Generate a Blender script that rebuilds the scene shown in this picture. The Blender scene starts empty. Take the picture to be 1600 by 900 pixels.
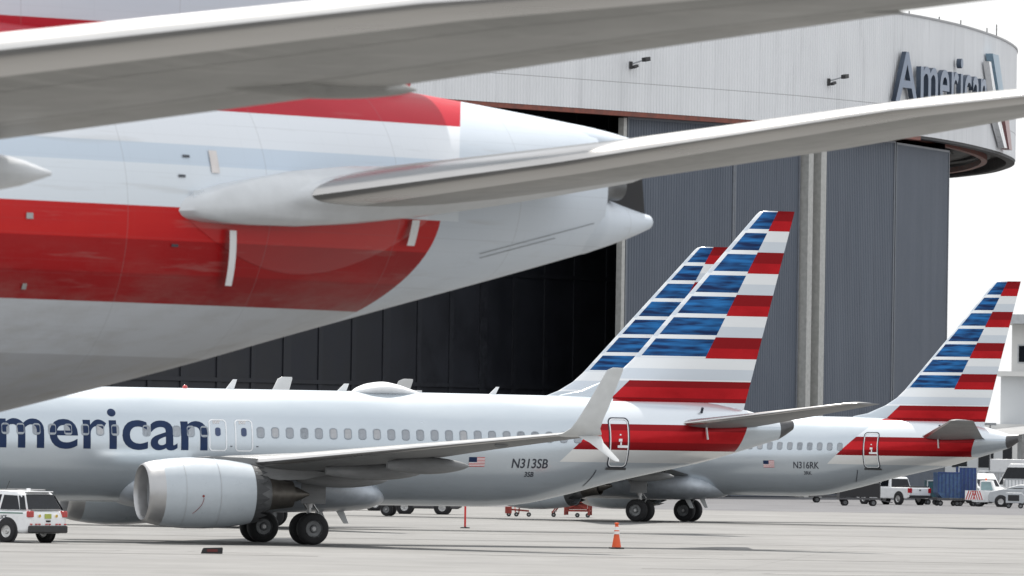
import bpy, bmesh, math, random
from mathutils import Vector, Matrix
random.seed(7)
PI = math.pi; R = math.radians
sc = bpy.context.scene
COL = sc.collection

# ------------------------------------------------------------------ camera
cam_d = bpy.data.cameras.new('camera'); cam = bpy.data.objects.new('camera', cam_d); COL.objects.link(cam)
FPX = 13300.0
cam_d.sensor_width = 36.0; cam_d.lens = FPX * 36.0 / 1600.0
cam_d.clip_start = 1.0; cam_d.clip_end = 20000.0
PITCH = math.atan(243 / FPX); ROLL = R(0.9)
cam.matrix_world = Matrix.Translation((0, 0, 3.67)) @ Matrix.Rotation(PI / 2 + PITCH, 4, 'X') @ Matrix.Rotation(ROLL, 4, 'Z')
cam_d.dof.use_dof = True; cam_d.dof.focus_distance = 310.0; cam_d.dof.aperture_fstop = 8.0
sc.camera = cam

# ------------------------------------------------------------------ world, sun, exposure
SUN_EL, SUN_AZ = R(60), R(352)          # azimuth: direction towards the sun, clockwise from +Y
w = bpy.data.worlds.new('World'); sc.world = w; w.use_nodes = True
nt = w.node_tree; nt.nodes.clear()
wo = nt.nodes.new('ShaderNodeOutputWorld'); bg = nt.nodes.new('ShaderNodeBackground')
sky = nt.nodes.new('ShaderNodeTexSky'); sky.sky_type = 'NISHITA'; sky.sun_disc = False
sky.sun_elevation = SUN_EL; sky.sun_rotation = SUN_AZ
sky.air_density = 1.0; sky.dust_density = 3.0; sky.ozone_density = 1.0
tc = nt.nodes.new('ShaderNodeTexCoord'); nz = nt.nodes.new('ShaderNodeTexNoise')
nz.inputs['Scale'].default_value = 2.2; nz.inputs['Detail'].default_value = 5
rmp = nt.nodes.new('ShaderNodeValToRGB')
rmp.color_ramp.elements[0].position = 0.30; rmp.color_ramp.elements[0].color = (.72, .72, .72, 1)
rmp.color_ramp.elements[1].position = 0.62; rmp.color_ramp.elements[1].color = (.95, .95, .95, 1)
mx = nt.nodes.new('ShaderNodeMix'); mx.data_type = 'RGBA'
nt.links.new(tc.outputs['Generated'], nz.inputs['Vector']); nt.links.new(nz.outputs['Fac'], rmp.inputs['Fac'])
nt.links.new(rmp.outputs['Color'], mx.inputs['Factor']); nt.links.new(sky.outputs['Color'], mx.inputs['A'])
mx.inputs['B'].default_value = (10.2, 10.4, 10.6, 1)          # thin bright cloud veil, in the sky's own units
nt.links.new(mx.outputs['Result'], bg.inputs['Color']); bg.inputs['Strength'].default_value = 0.1
nt.links.new(bg.outputs['Background'], wo.inputs['Surface'])
sun_d = bpy.data.lights.new('sun', 'SUN'); sun_d.energy = 5.0; sun_d.angle = R(1.0); sun_d.color = (1, .95, .88)
sun = bpy.data.objects.new('sun', sun_d); COL.objects.link(sun)
to_sun = Vector((math.sin(SUN_AZ) * math.cos(SUN_EL), math.cos(SUN_AZ) * math.cos(SUN_EL), math.sin(SUN_EL)))
sun.rotation_euler = to_sun.to_track_quat('Z', 'Y').to_euler(); sun.location = (0, 0, 100)
sc.view_settings.view_transform = 'Standard'; sc.view_settings.look = 'None'
sc.view_settings.exposure = 0.25; sc.view_settings.gamma = 1.0; sc.view_settings.use_curve_mapping = False

# ------------------------------------------------------------------ node helpers
class X:
    """a float socket in a node tree with arithmetic"""
    def __init__(s, t, v): s.t = t; s.v = v
    def _m(s, op, a, b=None, c=None):
        n = s.t.nodes.new('ShaderNodeMath'); n.operation = op
        for i, q in enumerate((a, b, c)):
            if q is None: continue
            if isinstance(q, X): q = q.v
            if isinstance(q, (int, float)): n.inputs[i].default_value = q
            else: s.t.links.new(q, n.inputs[i])
        return X(s.t, n.outputs[0])
    def __add__(s, o): return s._m('ADD', s, o)
    def __radd__(s, o): return s._m('ADD', o, s)
    def __sub__(s, o): return s._m('SUBTRACT', s, o)
    def __rsub__(s, o): return s._m('SUBTRACT', o, s)
    def __mul__(s, o): return s._m('MULTIPLY', s, o)
    def __rmul__(s, o): return s._m('MULTIPLY', o, s)
    def __truediv__(s, o): return s._m('DIVIDE', s, o)
    def gt(s, o): return s._m('GREATER_THAN', s, o)
    def lt(s, o): return s._m('LESS_THAN', s, o)
    def floor(s): return s._m('FLOOR', s)
    def frac(s): return s._m('FRACT', s)
    def mod(s, o): return s._m('MODULO', s, o)
    def abs(s): return s._m('ABSOLUTE', s)
    def min(s, o): return s._m('MINIMUM', s, o)
    def inv(s): return s._m('SUBTRACT', 1.0, s)
    def between(s, a, b): return s.gt(a) * s.lt(b)

def newmat(name, rough=.5, metal=0.0, coat=0.0, spec=.5):
    m = bpy.data.materials.new(name); m.use_nodes = True
    t = m.node_tree; b = t.nodes['Principled BSDF']
    b.inputs['Roughness'].default_value = rough; b.inputs['Metallic'].default_value = metal
    b.inputs['Coat Weight'].default_value = coat; b.inputs['Coat Roughness'].default_value = .08
    b.inputs['Specular IOR Level'].default_value = spec
    return m, t, b
def mixc(t, fac, a, b, blend='MIX'):
    n = t.nodes.new('ShaderNodeMix'); n.data_type = 'RGBA'; n.blend_type = blend
    for sock, q in (('Factor', fac), ('A', a), ('B', b)):
        if isinstance(q, X): q = q.v
        if isinstance(q, (int, float)): n.inputs[sock].default_value = q
        elif isinstance(q, tuple): n.inputs[sock].default_value = (*q[:3], 1)
        else: t.links.new(q, n.inputs[sock])
    return n.outputs['Result']
def noise(t, scale, detail=4, vec=None, mscale=None, rough=.55):
    n = t.nodes.new('ShaderNodeTexNoise'); n.inputs['Scale'].default_value = scale
    n.inputs['Detail'].default_value = detail; n.inputs['Roughness'].default_value = rough
    if vec is None:
        c = t.nodes.new('ShaderNodeTexCoord'); vec = c.outputs['Object']
    if mscale:
        mp = t.nodes.new('ShaderNodeMapping'); mp.inputs['Scale'].default_value = mscale
        t.links.new(vec, mp.inputs['Vector']); vec = mp.outputs['Vector']
    t.links.new(vec, n.inputs['Vector'])
    return X(t, n.outputs['Fac'])
def ramp01(x, lo, hi):
    n = x.t.nodes.new('ShaderNodeMapRange'); n.inputs['From Min'].default_value = lo; n.inputs['From Max'].default_value = hi
    x.t.links.new(x.v, n.inputs['Value']); return X(x.t, n.outputs['Result'])
def bump(t, b, h, strength=.2, dist=.01):
    n = t.nodes.new('ShaderNodeBump'); n.inputs['Strength'].default_value = strength; n.inputs['Distance'].default_value = dist
    t.links.new(h.v, n.inputs['Height']); t.links.new(n.outputs['Normal'], b.inputs['Normal'])
def M(name, col, rough=.5, metal=0.0, coat=0.0, var=.12, scale=3.0, spec=.5, mscale=None):
    """plain paint / metal / rubber with grimy variation"""
    m, t, b = newmat(name, rough, metal, coat, spec)
    n = noise(t, scale, 5, mscale=mscale); f = ramp01(n, .32, .68)
    c = mixc(t, f, tuple(v * (1 - var) for v in col), tuple(min(1, v * (1 + var)) for v in col))
    t.links.new(c, b.inputs['Base Color'])
    t.links.new((f * (rough * .3) + rough * .85).v, b.inputs['Roughness'])
    return m

# ------------------------------------------------------------------ mesh helpers
def link(name, me, mat=None, parent=None, smooth=False, loc=None, rot=None):
    o = bpy.data.objects.new(name, me); COL.objects.link(o)
    if mat is not None and not me.materials:
        for q in (mat if isinstance(mat, (list, tuple)) else [mat]): me.materials.append(q)
    if smooth:
        me.polygons.foreach_set('use_smooth', [True] * len(me.polygons))
    if parent: o.parent = parent
    if loc is not None: o.location = loc
    if rot is not None: o.rotation_euler = rot
    return o
def pyd(name, v, f):
    me = bpy.data.meshes.new(name); me.from_pydata([tuple(q) for q in v], [], f); me.update(); return me
def sharp(me, ang=35):
    try: me.set_sharp_from_angle(angle=R(ang))
    except Exception: pass
def bm_mesh(bm, name):
    me = bpy.data.meshes.new(name); bm.to_mesh(me); bm.free(); return me
def box(bm, x0, x1, y0, y1, z0, z1):
    vs = [bm.verts.new((x, y, z)) for x in (x0, x1) for y in (y0, y1) for z in (z0, z1)]
    for f in ((0, 1, 3, 2), (4, 6, 7, 5), (0, 4, 5, 1), (2, 3, 7, 6), (0, 2, 6, 4), (1, 5, 7, 3)):
        bm.faces.new([vs[i] for i in f])
    return vs
def bar(bm, a, b, wdt, hgt=None, up=(0, 0, 1)):
    """a square bar from a to b"""
    a, b = Vector(a), Vector(b); d = (b - a).normalized(); up = Vector(up)
    if abs(d.dot(up)) > .98: up = Vector((1, 0, 0))
    s = d.cross(up).normalized() * wdt / 2; u = s.cross(d).normalized() * (hgt or wdt) / 2
    vs = [bm.verts.new(p + i * s + j * u) for p in (a, b) for i, j in ((-1, -1), (1, -1), (1, 1), (-1, 1))]
    for f in ((0, 1, 2, 3), (7, 6, 5, 4), (0, 4, 5, 1), (1, 5, 6, 2), (2, 6, 7, 3), (3, 7, 4, 0)):
        bm.faces.new([vs[i] for i in f])
def tube(bm, a, b, r0, r1=None, n=14, cap=True):
    a, b = Vector(a), Vector(b); r1 = r0 if r1 is None else r1
    d = (b - a).normalized(); up = Vector((0, 0, 1)) if abs(d.z) < .95 else Vector((1, 0, 0))
    s = d.cross(up).normalized(); u = s.cross(d)
    q = [[bm.verts.new(p + r * (math.cos(2 * PI * i / n) * s + math.sin(2 * PI * i / n) * u)) for i in range(n)] for p, r in ((a, r0), (b, r1))]
    for i in range(n): bm.faces.new((q[0][i], q[0][(i + 1) % n], q[1][(i + 1) % n], q[1][i]))
    if cap: bm.faces.new(q[0][::-1]); bm.faces.new(q[1])
def lathe(prof, axis='x', n=40, center=(0, 0, 0), close=False):
    """prof: list of (along, radius); returns mesh"""
    v, f = [], []
    for a, r in prof:
        for i in range(n):
            c, s = r * math.cos(2 * PI * i / n), r * math.sin(2 * PI * i / n)
            p = {'x': (a, c, s), 'y': (c, a, s), 'z': (c, s, a)}[axis]
            v.append((p[0] + center[0], p[1] + center[1], p[2] + center[2]))
    m = len(prof)
    for j in range(m if close else m - 1):
        for i in range(n):
            a0, b0 = j * n + i, j * n + (i + 1) % n; a1, b1 = ((j + 1) % m) * n + i, ((j + 1) % m) * n + (i + 1) % n
            f.append((a0, b0, b1, a1))
    return pyd('lathe', v, f)
def prism(prof, y0, y1, name='prism'):
    """closed (x,z) outline extruded along y"""
    n = len(prof); v = [(x, y0, z) for x, z in prof] + [(x, y1, z) for x, z in prof]
    f = [tuple(range(n))[::-1], tuple(range(n, 2 * n))] + [(i, (i + 1) % n, n + (i + 1) % n, n + i) for i in range(n)]
    return pyd(name, v, f)
def empty(name, loc, rz, label, cat, group=None):
    o = bpy.data.objects.new(name, None); COL.objects.link(o); o.location = loc; o.rotation_euler = (0, 0, rz)
    o.empty_display_size = .5
    tag(o, label, cat, group); return o
def tag(o, label, cat, group=None):
    o['label'] = label; o['category'] = cat
    if group: o['group'] = group
    return o
def bevel(o, wd=.03, seg=2):
    m = o.modifiers.new('bevel', 'BEVEL'); m.width = wd; m.segments = seg; m.limit_method = 'ANGLE'; m.angle_limit = R(35); return o
def copy_tree(o, parent=None, skip=()):
    c = o.copy(); COL.objects.link(c); c.parent = parent
    for ch in list(o.children):
        if ch.name.split('.')[0] in skip: continue
        copy_tree(ch, c, skip)
    return c
def text_mesh(s, size, extrude=0.0, offset=0.0, space=1.0):
    cu = bpy.data.curves.new('text', 'FONT'); cu.body = s; cu.size = size; cu.extrude = extrude; cu.offset = offset
    cu.space_character = space; cu.resolution_u = 5
    o = bpy.data.objects.new('text', cu); COL.objects.link(o)
    dg = bpy.context.evaluated_depsgraph_get(); dg.update()
    me = bpy.data.meshes.new_from_object(o.evaluated_get(dg)); bpy.data.objects.remove(o); bpy.data.curves.remove(cu)
    me.materials.clear()
    return me
def pchip(xs, ys, x):
    n = len(xs)
    if x <= xs[0]: return ys[0]
    if x >= xs[-1]: return ys[-1]
    i = max(j for j in range(n - 1) if xs[j] <= x)
    d = [(ys[j + 1] - ys[j]) / (xs[j + 1] - xs[j]) for j in range(n - 1)]
    def slope(j):
        if j == 0: return d[0]
        if j == n - 1: return d[-1]
        return 0.0 if d[j - 1] * d[j] <= 0 else 2 * d[j - 1] * d[j] / (d[j - 1] + d[j])
    h = xs[i + 1] - xs[i]; t = (x - xs[i]) / h
    return ((1 + 2 * t) * (1 - t) ** 2 * ys[i] + t * (1 - t) ** 2 * h * slope(i) + t * t * (3 - 2 * t) * ys[i + 1] + t * t * (t - 1) * h * slope(i + 1))

# ------------------------------------------------------------------ materials
MT = {}
MT['silver'] = M('bare_metal', (.60, .59, .58), .3, .95, var=.06, scale=1.2, mscale=(.3, .3, 4))
MT['seam'] = M('seam_grime', (.085, .082, .078), .6, var=.4, scale=1.5)
MT['silver2'] = M('weathered_leading_edge_metal', (.50, .49, .48), .29, .95, var=.1, scale=1.2, mscale=(.3, .3, 4))
MT['darkmetal'] = M('dark_metal', (.10, .10, .105), .45, .6)
MT['steel'] = M('steel', (.38, .38, .38), .4, .8)
MT['hot'] = M('hot_section_metal', (.13, .12, .108), .42, .8, var=.25)
MT['tyre'] = M('tyre_rubber', (.018, .018, .02), .8, var=.3, scale=6)
MT['rim'] = M('wheel_rim', (.16, .165, .17), .45, .5, var=.3)
MT['alloy'] = M('alloy_wheel', (.5, .5, .5), .3, .8)
MT['white'] = M('white_paint', (.78, .79, .80), .3, coat=.4, var=.04)
MT['greypaint'] = M('grey_paint', (.42, .44, .46), .4, coat=.2, var=.08)
MT['glass'] = M('dark_glass', (.010, .012, .016), .08, spec=.28, var=.2)
MT['red'] = M('red_paint', (.48, .028, .03), .4, coat=.3, var=.12)
MT['redmet'] = M('worn_red_steel', (.26, .035, .025), .6, var=.35, scale=5)
MT['orange'] = M('orange_plastic', (.75, .10, .02), .5, var=.1)
MT['black'] = M('black_rubber', (.02, .02, .022), .7, var=.3)
MT['blackplastic'] = M('black_plastic', (.03, .03, .032), .5, var=.2)
MT['navy'] = M('navy_print', (.008, .024, .075), .45, spec=.25, var=.12)
MT['ink'] = M('dark_print', (.03, .035, .05), .4, var=.1)
MT['blue'] = M('blue_container_paint', (.012, .04, .16), .5, var=.25, scale=4)
MT['blue2'] = M('faded_blue_container_paint', (.04, .09, .19), .55, var=.3, scale=4)
MT['teal'] = M('teal_tarpaulin', (.02, .07, .09), .7, var=.3)
MT['yellow'] = M('yellow_paint', (.62, .42, .05), .5, var=.2)
MT['pane'] = M('window_shade', (.30, .325, .36), .25, coat=.5, var=.08, scale=9)
MT['bluepane'] = M('dark_blue_pane', (.015, .04, .12), .12, coat=.5)
MT['tail'] = M('tail_light', (.45, .015, .015), .15, coat=1)
MT['plate'] = M('yellow_green_plate', (.42, .47, .10), .5)

LE_A, LE_B = (32.55, 6.69), (37.40, 12.22)       # fin leading edge (x, z) of the narrow body
def livery_narrow():
    m, t, b = newmat('narrow_body_livery', .30, .0, .0, .35)
    c = t.nodes.new('ShaderNodeTexCoord'); sp = t.nodes.new('ShaderNodeSeparateXYZ')
    t.links.new(c.outputs['Object'], sp.inputs[0])
    x, z = X(t, sp.outputs[0]), X(t, sp.outputs[2])
    n1 = noise(t, .9, 5, c.outputs['Object'], (.35, 1, 1.6)); n2 = noise(t, 7, 4, c.outputs['Object'], (.25, 1, 1))
    body = mixc(t, ramp01(n1, .3, .7), (.50, .555, .605), (.55, .60, .645))
    dirt = ramp01(n2, .52, .8) * ramp01(z, 2.6, 1.5) * .35
    body = mixc(t, dirt, body, (.33, .32, .30))
    u = (12.28 - z) / .776; k = u.floor(); fr = u.frac()
    whiteA, whiteB = (.80, .82, .84), (.62, .67, .73)
    wt = mixc(t, fr.gt(.5), whiteA, whiteB)
    xs = 30.72 + (z - 4.43) * 1.08                    # slanted front edge of the stripes
    aft = x.gt(xs); endx = 36.45 + (z - 3.5) * .36
    col = mixc(t, aft * z.gt(4.43) * z.lt(5.25), body, (.70, .74, .78))
    col = mixc(t, aft * z.between(3.05, 3.5) * x.lt(endx + .2), col, (.78, .79, .79))
    rt = ramp01(noise(t, 2.2, 3, c.outputs['Object'], (.5, 1, 1)), .3, .7)
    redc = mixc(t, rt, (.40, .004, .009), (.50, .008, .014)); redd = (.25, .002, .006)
    r6 = aft * z.between(3.5, 4.43) * x.lt(endx)
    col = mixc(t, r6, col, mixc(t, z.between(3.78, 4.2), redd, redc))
    fin = z.gt(5.25)                                   # fin rows
    col = mixc(t, z.gt(6.0), col, wt)
    r5 = aft * z.between(5.25, 6.02)
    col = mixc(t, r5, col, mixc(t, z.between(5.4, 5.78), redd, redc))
    diag = 35.36 + (z - 6.88) * (38.11 - 35.36) / (12.24 - 6.88)
    rowred = k.mod(2.0).lt(.5)
    fred = fin * x.gt(diag) * z.gt(6.85) * rowred
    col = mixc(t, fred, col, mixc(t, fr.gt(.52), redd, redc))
    le = LE_A[0] + (z - LE_A[1]) * (LE_B[0] - LE_A[0]) / (LE_B[1] - LE_A[1])
    sm = x.gt(le + .16) * x.lt(diag) * z.gt(6.87)
    col = mixc(t, sm, col, (.80, .82, .84))
    bl = sm * fr.gt(.10) * fr.lt(.91)
    bn = noise(t, .8, 2, c.outputs['Object'], (.9, 1, 7.0)); g = ramp01(bn, .36, .66)
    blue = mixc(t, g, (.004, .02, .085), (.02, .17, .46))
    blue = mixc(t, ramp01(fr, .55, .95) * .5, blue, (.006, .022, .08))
    col = mixc(t, bl, col, blue)
    t.links.new(col, b.inputs['Base Color'])
    # faint skin panels
    px = (x / 2.4).frac(); seam = px.lt(.006)
    bump(t, b, seam.inv(), .05, .01)
    t.links.new((n1 * .14 + .17).v, b.inputs['Roughness'])
    b.inputs['Metallic'].default_value = .5
    return m
def livery_wide():
    m, t, b = newmat('wide_body_livery', .42, .0, .0, .16)
    c = t.nodes.new('ShaderNodeTexCoord'); sp = t.nodes.new('ShaderNodeSeparateXYZ')
    t.links.new(c.outputs['Object'], sp.inputs[0])
    x, z = X(t, sp.outputs[0]), X(t, sp.outputs[2])
    n1 = noise(t, .8, 5, c.outputs['Object'], (.3, 1, 1.2)); n2 = noise(t, 5, 5, c.outputs['Object'], (.18, 1, 1))
    col = mixc(t, ramp01(n1, .3, .7), (.55, .61, .68), (.62, .67, .73))
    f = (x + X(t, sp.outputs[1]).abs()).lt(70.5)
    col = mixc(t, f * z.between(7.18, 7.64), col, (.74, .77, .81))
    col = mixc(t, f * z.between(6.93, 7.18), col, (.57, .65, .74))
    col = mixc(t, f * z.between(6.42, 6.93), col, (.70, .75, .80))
    endx = 68.95 - (6.5 - z) * (6.5 - z) * .55
    rt = ramp01(noise(t, 1.5, 4, c.outputs['Object'], (.25, 1, 1)), .3, .7)
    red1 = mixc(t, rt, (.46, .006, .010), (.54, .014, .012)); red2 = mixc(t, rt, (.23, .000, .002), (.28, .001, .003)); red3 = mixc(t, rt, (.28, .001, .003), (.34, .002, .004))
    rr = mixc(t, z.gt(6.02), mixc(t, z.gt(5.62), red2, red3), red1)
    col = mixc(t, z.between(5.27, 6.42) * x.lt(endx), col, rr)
    col = mixc(t, z.between(7.62, 8.70) * f, col, mixc(t, rt, (.40, .006, .018), (.48, .010, .028)))
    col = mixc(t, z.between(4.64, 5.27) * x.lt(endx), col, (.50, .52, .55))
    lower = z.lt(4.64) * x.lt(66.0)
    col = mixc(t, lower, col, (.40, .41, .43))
    dirt = ramp01(n2, .45, .75) * ramp01(z, 5.6, 4.4) * .5
    col = mixc(t, dirt, col, (.32, .30, .26))
    streak = ramp01(noise(t, 3.0, 5, c.outputs['Object'], (.06, 1, 2.2)), .6, .75) * .25
    col = mixc(t, streak, col, (.38, .36, .33))
    sx = ((x + .35) / 2.63).frac().lt(.004); 
    col = mixc(t, sx * .35, col, (.2, .2, .2))
    fx = (x / .533).frac(); zf = (z / .62).frac()
    lap = fx.lt(.010) * ramp01(n2, .40, .65) * .16 + zf.lt(.010) * ramp01(n1, .42, .62) * .22
    col = mixc(t, lap.min(.4), col, (.12, .12, .12))
    riv = ((x / .042).frac().lt(.35)) * (((z / .31).frac() - .5).abs().lt(.02)) * .12
    col = mixc(t, riv, col, (.2, .2, .2))
    gr = ramp01(noise(t, 1.1, 6, c.outputs['Object'], (.22, 1, 1.5), .7), .50, .72) * ramp01(z, 6.1, 4.8) * .45
    col = mixc(t, gr, col, (.24, .225, .20))
    t.links.new(col, b.inputs['Base Color'])
    wav = noise(t, 1.6, 2, c.outputs['Object'], (.6, 1, .8))
    bump(t, b, n1 * .4 + wav, .22, .02)
    return m
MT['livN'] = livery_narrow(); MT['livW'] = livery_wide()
def wingmat(name, base, dark, rough, metal):
    m, t, b = newmat(name, rough, metal, 0, .3)
    n = noise(t, 1.6, 5, mscale=(.5, .5, 3)); n2 = noise(t, 9, 4, mscale=(.4, .4, 1))
    c = mixc(t, ramp01(n, .3, .7), base, dark); c = mixc(t, ramp01(n2, .55, .8) * .35, c, (.12, .112, .10))
    st = noise(t, 2.5, 5, mscale=(.25, 2.5, 1)); c = mixc(t, ramp01(st, .55, .75) * .4, c, tuple(min(1, q * 1.45) for q in base))
    t.links.new(c, b.inputs['Base Color']); return m
MT['wing'] = wingmat('wing_skin', (.235, .24, .245), (.18, .185, .19), .5, .1)
MT['wingW'] = wingmat('wide_wing_skin', (.345, .342, .33), (.26, .26, .25), .40, .2)
MT['wlet'] = M('winglet_paint', (.60, .615, .62), .35, coat=.3, var=.05)

# ------------------------------------------------------------------ generic aircraft pieces
class Fus:
    def __init__(s, st):
        s.x = [q[0] for q in st]; s.t = [q[1] for q in st]; s.b = [q[2] for q in st]; s.w = [q[3] for q in st]
    def at(s, x): return pchip(s.x, s.t, x), pchip(s.x, s.b, x), pchip(s.x, s.w, x)
    def y(s, x, z):
        t, b, w_ = s.at(x); c, h = (t + b) / 2, (t - b) / 2
        return -w_ * math.sqrt(max(0.0, 1 - ((z - c) / h) ** 2))
    def normal(s, x, z):
        e = .02; p = Vector((x, s.y(x, z), z))
        a = Vector((x + e, s.y(x + e, z), z)) - p; c = Vector((x, s.y(x, z + e), z + e)) - p
        n = c.cross(a).normalized(); return n if n.y < 0 else -n
    def mesh(s, step=.5, n=64, x0=None, x1=None, cap=True):
        x0 = s.x[0] if x0 is None else x0; x1 = s.x[-1] if x1 is None else x1
        xs = []; q = x0
        while q < x1 - 1e-6:
            xs.append(q); q += step * (.35 if q - x0 < 3 else 1)
        xs.append(x1); v, f = [], []
        for q in xs:
            t, b, w_ = s.at(q); c, h = (t + b) / 2, (t - b) / 2
            for i in range(n):
                a = 2 * PI * i / n; v.append((q, w_ * math.sin(a), c + h * math.cos(a)))
        for j in range(len(xs) - 1):
            for i in range(n): f.append((j * n + i, j * n + (i + 1) % n, (j + 1) * n + (i + 1) % n, (j + 1) * n + i))
        if cap: f.append(tuple(range(n))); f.append(tuple(range((len(xs) - 1) * n, len(xs) * n))[::-1])
        return pyd('fuselage', v, f)
    def patch(s, pts, off=.008):
        return [Vector((x, s.y(x, z), z)) + s.normal(x, z) * off for x, z in pts]
    def ring(s, x0, x1, z0, z1, rad, wd, off=.01, seg=6, nl=8):
        """rounded-rectangle outline lying on the left skin; two (outer, inner) loops"""
        def loop(d):
            p = []; r = max(.001, rad - d)
            cs = ((x1 - rad, z1 - rad, 0), (x0 + rad, z1 - rad, 90), (x0 + rad, z0 + rad, 180), (x1 - rad, z0 + rad, 270))
            for ci, (cx, cz, a0) in enumerate(cs):
                arc = [(cx + r * math.cos(R(a0 + 90 * k / seg)), cz + r * math.sin(R(a0 + 90 * k / seg))) for k in range(seg + 1)]
                p += arc
                nx_, nz_, na = cs[(ci + 1) % 4]
                e = (nx_ + r * math.cos(R(na)), nz_ + r * math.sin(R(na)))
                for k in range(1, nl): p.append((arc[-1][0] + (e[0] - arc[-1][0]) * k / nl, arc[-1][1] + (e[1] - arc[-1][1]) * k / nl))
            return p
        a, b = s.patch(loop(0), off), s.patch(loop(wd), off); n = len(a)
        return pyd('ring', a + b, [(i, (i + 1) % n, n + (i + 1) % n, n + i) for i in range(n)])
    def wrap_text(s, me, x0, z0, off=.012, sx=1.0, slant=0.0):
        bm = bmesh.new(); bm.from_mesh(me)
        zs = [q.co.y for q in bm.verts]; q = min(zs) + .08
        while q < max(zs):
            bmesh.ops.bisect_plane(bm, geom=bm.verts[:] + bm.edges[:] + bm.faces[:], plane_co=(0, q, 0), plane_no=(0, 1, 0)); q += .08
        for v in bm.verts:
            x, z = x0 + v.co.x * sx + slant * v.co.y, z0 + v.co.y
            v.co = Vector((x, s.y(x, z), z)) + s.normal(x, z) * off
        bm.to_mesh(me); bm.free(); return me

AF = [(1, 0), (.92, .018), (.8, .043), (.65, .072), (.5, .093), (.35, .104), (.22, .099), (.12, .080), (.06, .060), (.025, .040), (.008, .022), (0, 0)]
def airfoil(t_c, camber=.2):
    k = t_c / .2
    up = [(x, z * k * (1 + camber)) for x, z in AF]; lo = [(x, -z * k * (1 - camber)) for x, z in AF[::-1][1:-1]]
    return up + lo
def wing_mesh(secs, mats=1, le_mat=.0, cap=True, sub=1):
    """secs: (LE point, chord, t/c, thickness direction, incidence degrees). faces near the LE get material 1 if le_mat"""
    pts = []; prof = None
    full = []
    for i in range(len(secs) - 1):
        for k in range(sub):
            t = k / sub; a, b = secs[i], secs[i + 1]
            full.append((Vector(a[0]).lerp(Vector(b[0]), t), a[1] + (b[1] - a[1]) * t, a[2] + (b[2] - a[2]) * t, Vector(a[3]).lerp(Vector(b[3]), t).normalized(), a[4] + (b[4] - a[4]) * t))
    l = secs[-1]; full.append((Vector(l[0]), l[1], l[2], Vector(l[3]).normalized(), l[4]))
    v, f, mi = [], [], []
    for le, ch, tc_, nv, inc in full:
        prof = airfoil(tc_)
        ca, sa = math.cos(R(inc)), math.sin(R(inc))
        cd = Vector((ca, 0, 0)) - nv * sa; td = nv * ca + Vector((sa, 0, 0))
        for x, z in prof: v.append(le + cd * (x * ch) + td * (z * ch))
    n = len(prof)
    for j in range(len(full) - 1):
        for i in range(n):
            f.append((j * n + i, j * n + (i + 1) % n, (j + 1) * n + (i + 1) % n, (j + 1) * n + i))
            mx_ = (prof[i][0] + prof[(i + 1) % n][0]) / 2
            mi.append(1 if mx_ < le_mat else 0)
    if cap:
        f.append(tuple(range(n))[::-1]); mi.append(0)
        f.append(tuple(range((len(full) - 1) * n, len(full) * n))); mi.append(0)
    me = pyd('wing', v, f)
    if le_mat: me.polygons.foreach_set('material_index', mi)
    return me
def seam_mesh(secs, frac, wd, z_off=.004, y_to=1.0):
    """thin spanwise strip on the lower skin at a chord fraction"""
    v = []
    for le, ch, tc_, nv, inc in secs:
        le = Vector(le); nv = Vector(nv).normalized(); ca, sa = math.cos(R(inc)), math.sin(R(inc))
        cd = Vector((ca, 0, 0)) - nv * sa; td = nv * ca + Vector((sa, 0, 0)); k = tc_ / .2 * .8
        for fx in (frac, frac + wd / ch):
            zz_ = 0
            for (xa, za), (xb, zb) in zip(AF, AF[1:]):
                if xb <= fx <= xa: zz_ = zb + (za - zb) * (fx - xb) / (xa - xb)
            v.append(le + cd * (fx * ch) - td * (zz_ * k * ch + z_off))
    n = len(secs); return pyd('seam', v, [(2 * i, 2 * i + 1, 2 * i + 3, 2 * i + 2) for i in range(n - 1)])
def mirror_y(me):
    m2 = me.copy(); bm = bmesh.new(); bm.from_mesh(m2)
    for q in bm.verts: q.co.y = -q.co.y
    bmesh.ops.reverse_faces(bm, faces=bm.faces[:]); bm.to_mesh(m2); bm.free(); return m2
def canoe(x0, x1, y, z0, z1, w_, h_, n=18, droop=0.0):
    """a flap track fairing: pointed body along x, top line z0..z1"""
    v, f = [], []; m = 16
    for j in range(m + 1):
        t = j / m; r = max(.0, math.sin(PI * min(1, t * .92 + .08)) ** .6) if t < 1 else .06
        r = max(r, .05); cx = x0 + (x1 - x0) * t; cz = z0 + (z1 - z0) * t
        for i in range(n):
            a = 2 * PI * i / n; v.append((cx, y + w_ * r * math.sin(a), cz + h_ * r * math.cos(a)))
    for j in range(m):
        for i in range(n): f.append((j * n + i, j * n + (i + 1) % n, (j + 1) * n + (i + 1) % n, (j + 1) * n + i))
    f.append(tuple(range(n))); f.append(tuple(range(m * n, (m + 1) * n))[::-1])
    return pyd('canoe', v, f)
def smooth(me, ang=40):
    me.polygons.foreach_set('use_smooth', [True] * len(me.polygons)); sharp(me, ang); return me
def wheel(parent, x, y, z, r, wd, loc, rimmat='rim', tyremesh=None):
    pr = [(-wd / 2, r * .55), (-wd / 2, r * .82), (-wd * .40, r * .94), (-wd * .25, r), (wd * .25, r), (wd * .40, r * .94), (wd / 2, r * .82), (wd / 2, r * .55)]
    ty = link('tyre', smooth(lathe(pr, 'y', 32, (x, y, z))), MT['tyre'], parent, loc=loc)
    pr2 = [(-wd * .42, .02), (-wd * .42, r * .2), (-wd * .30, r * .26), (-wd * .32, r * .48), (-wd * .46, r * .56), (wd * .46, r * .56), (wd * .32, r * .48), (wd * .30, r * .26), (wd * .42, r * .2), (wd * .42, .02)]
    link('rim', smooth(lathe(pr2, 'y', 24, (x, y, z)), 30), MT[rimmat], ty)
    return ty

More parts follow.
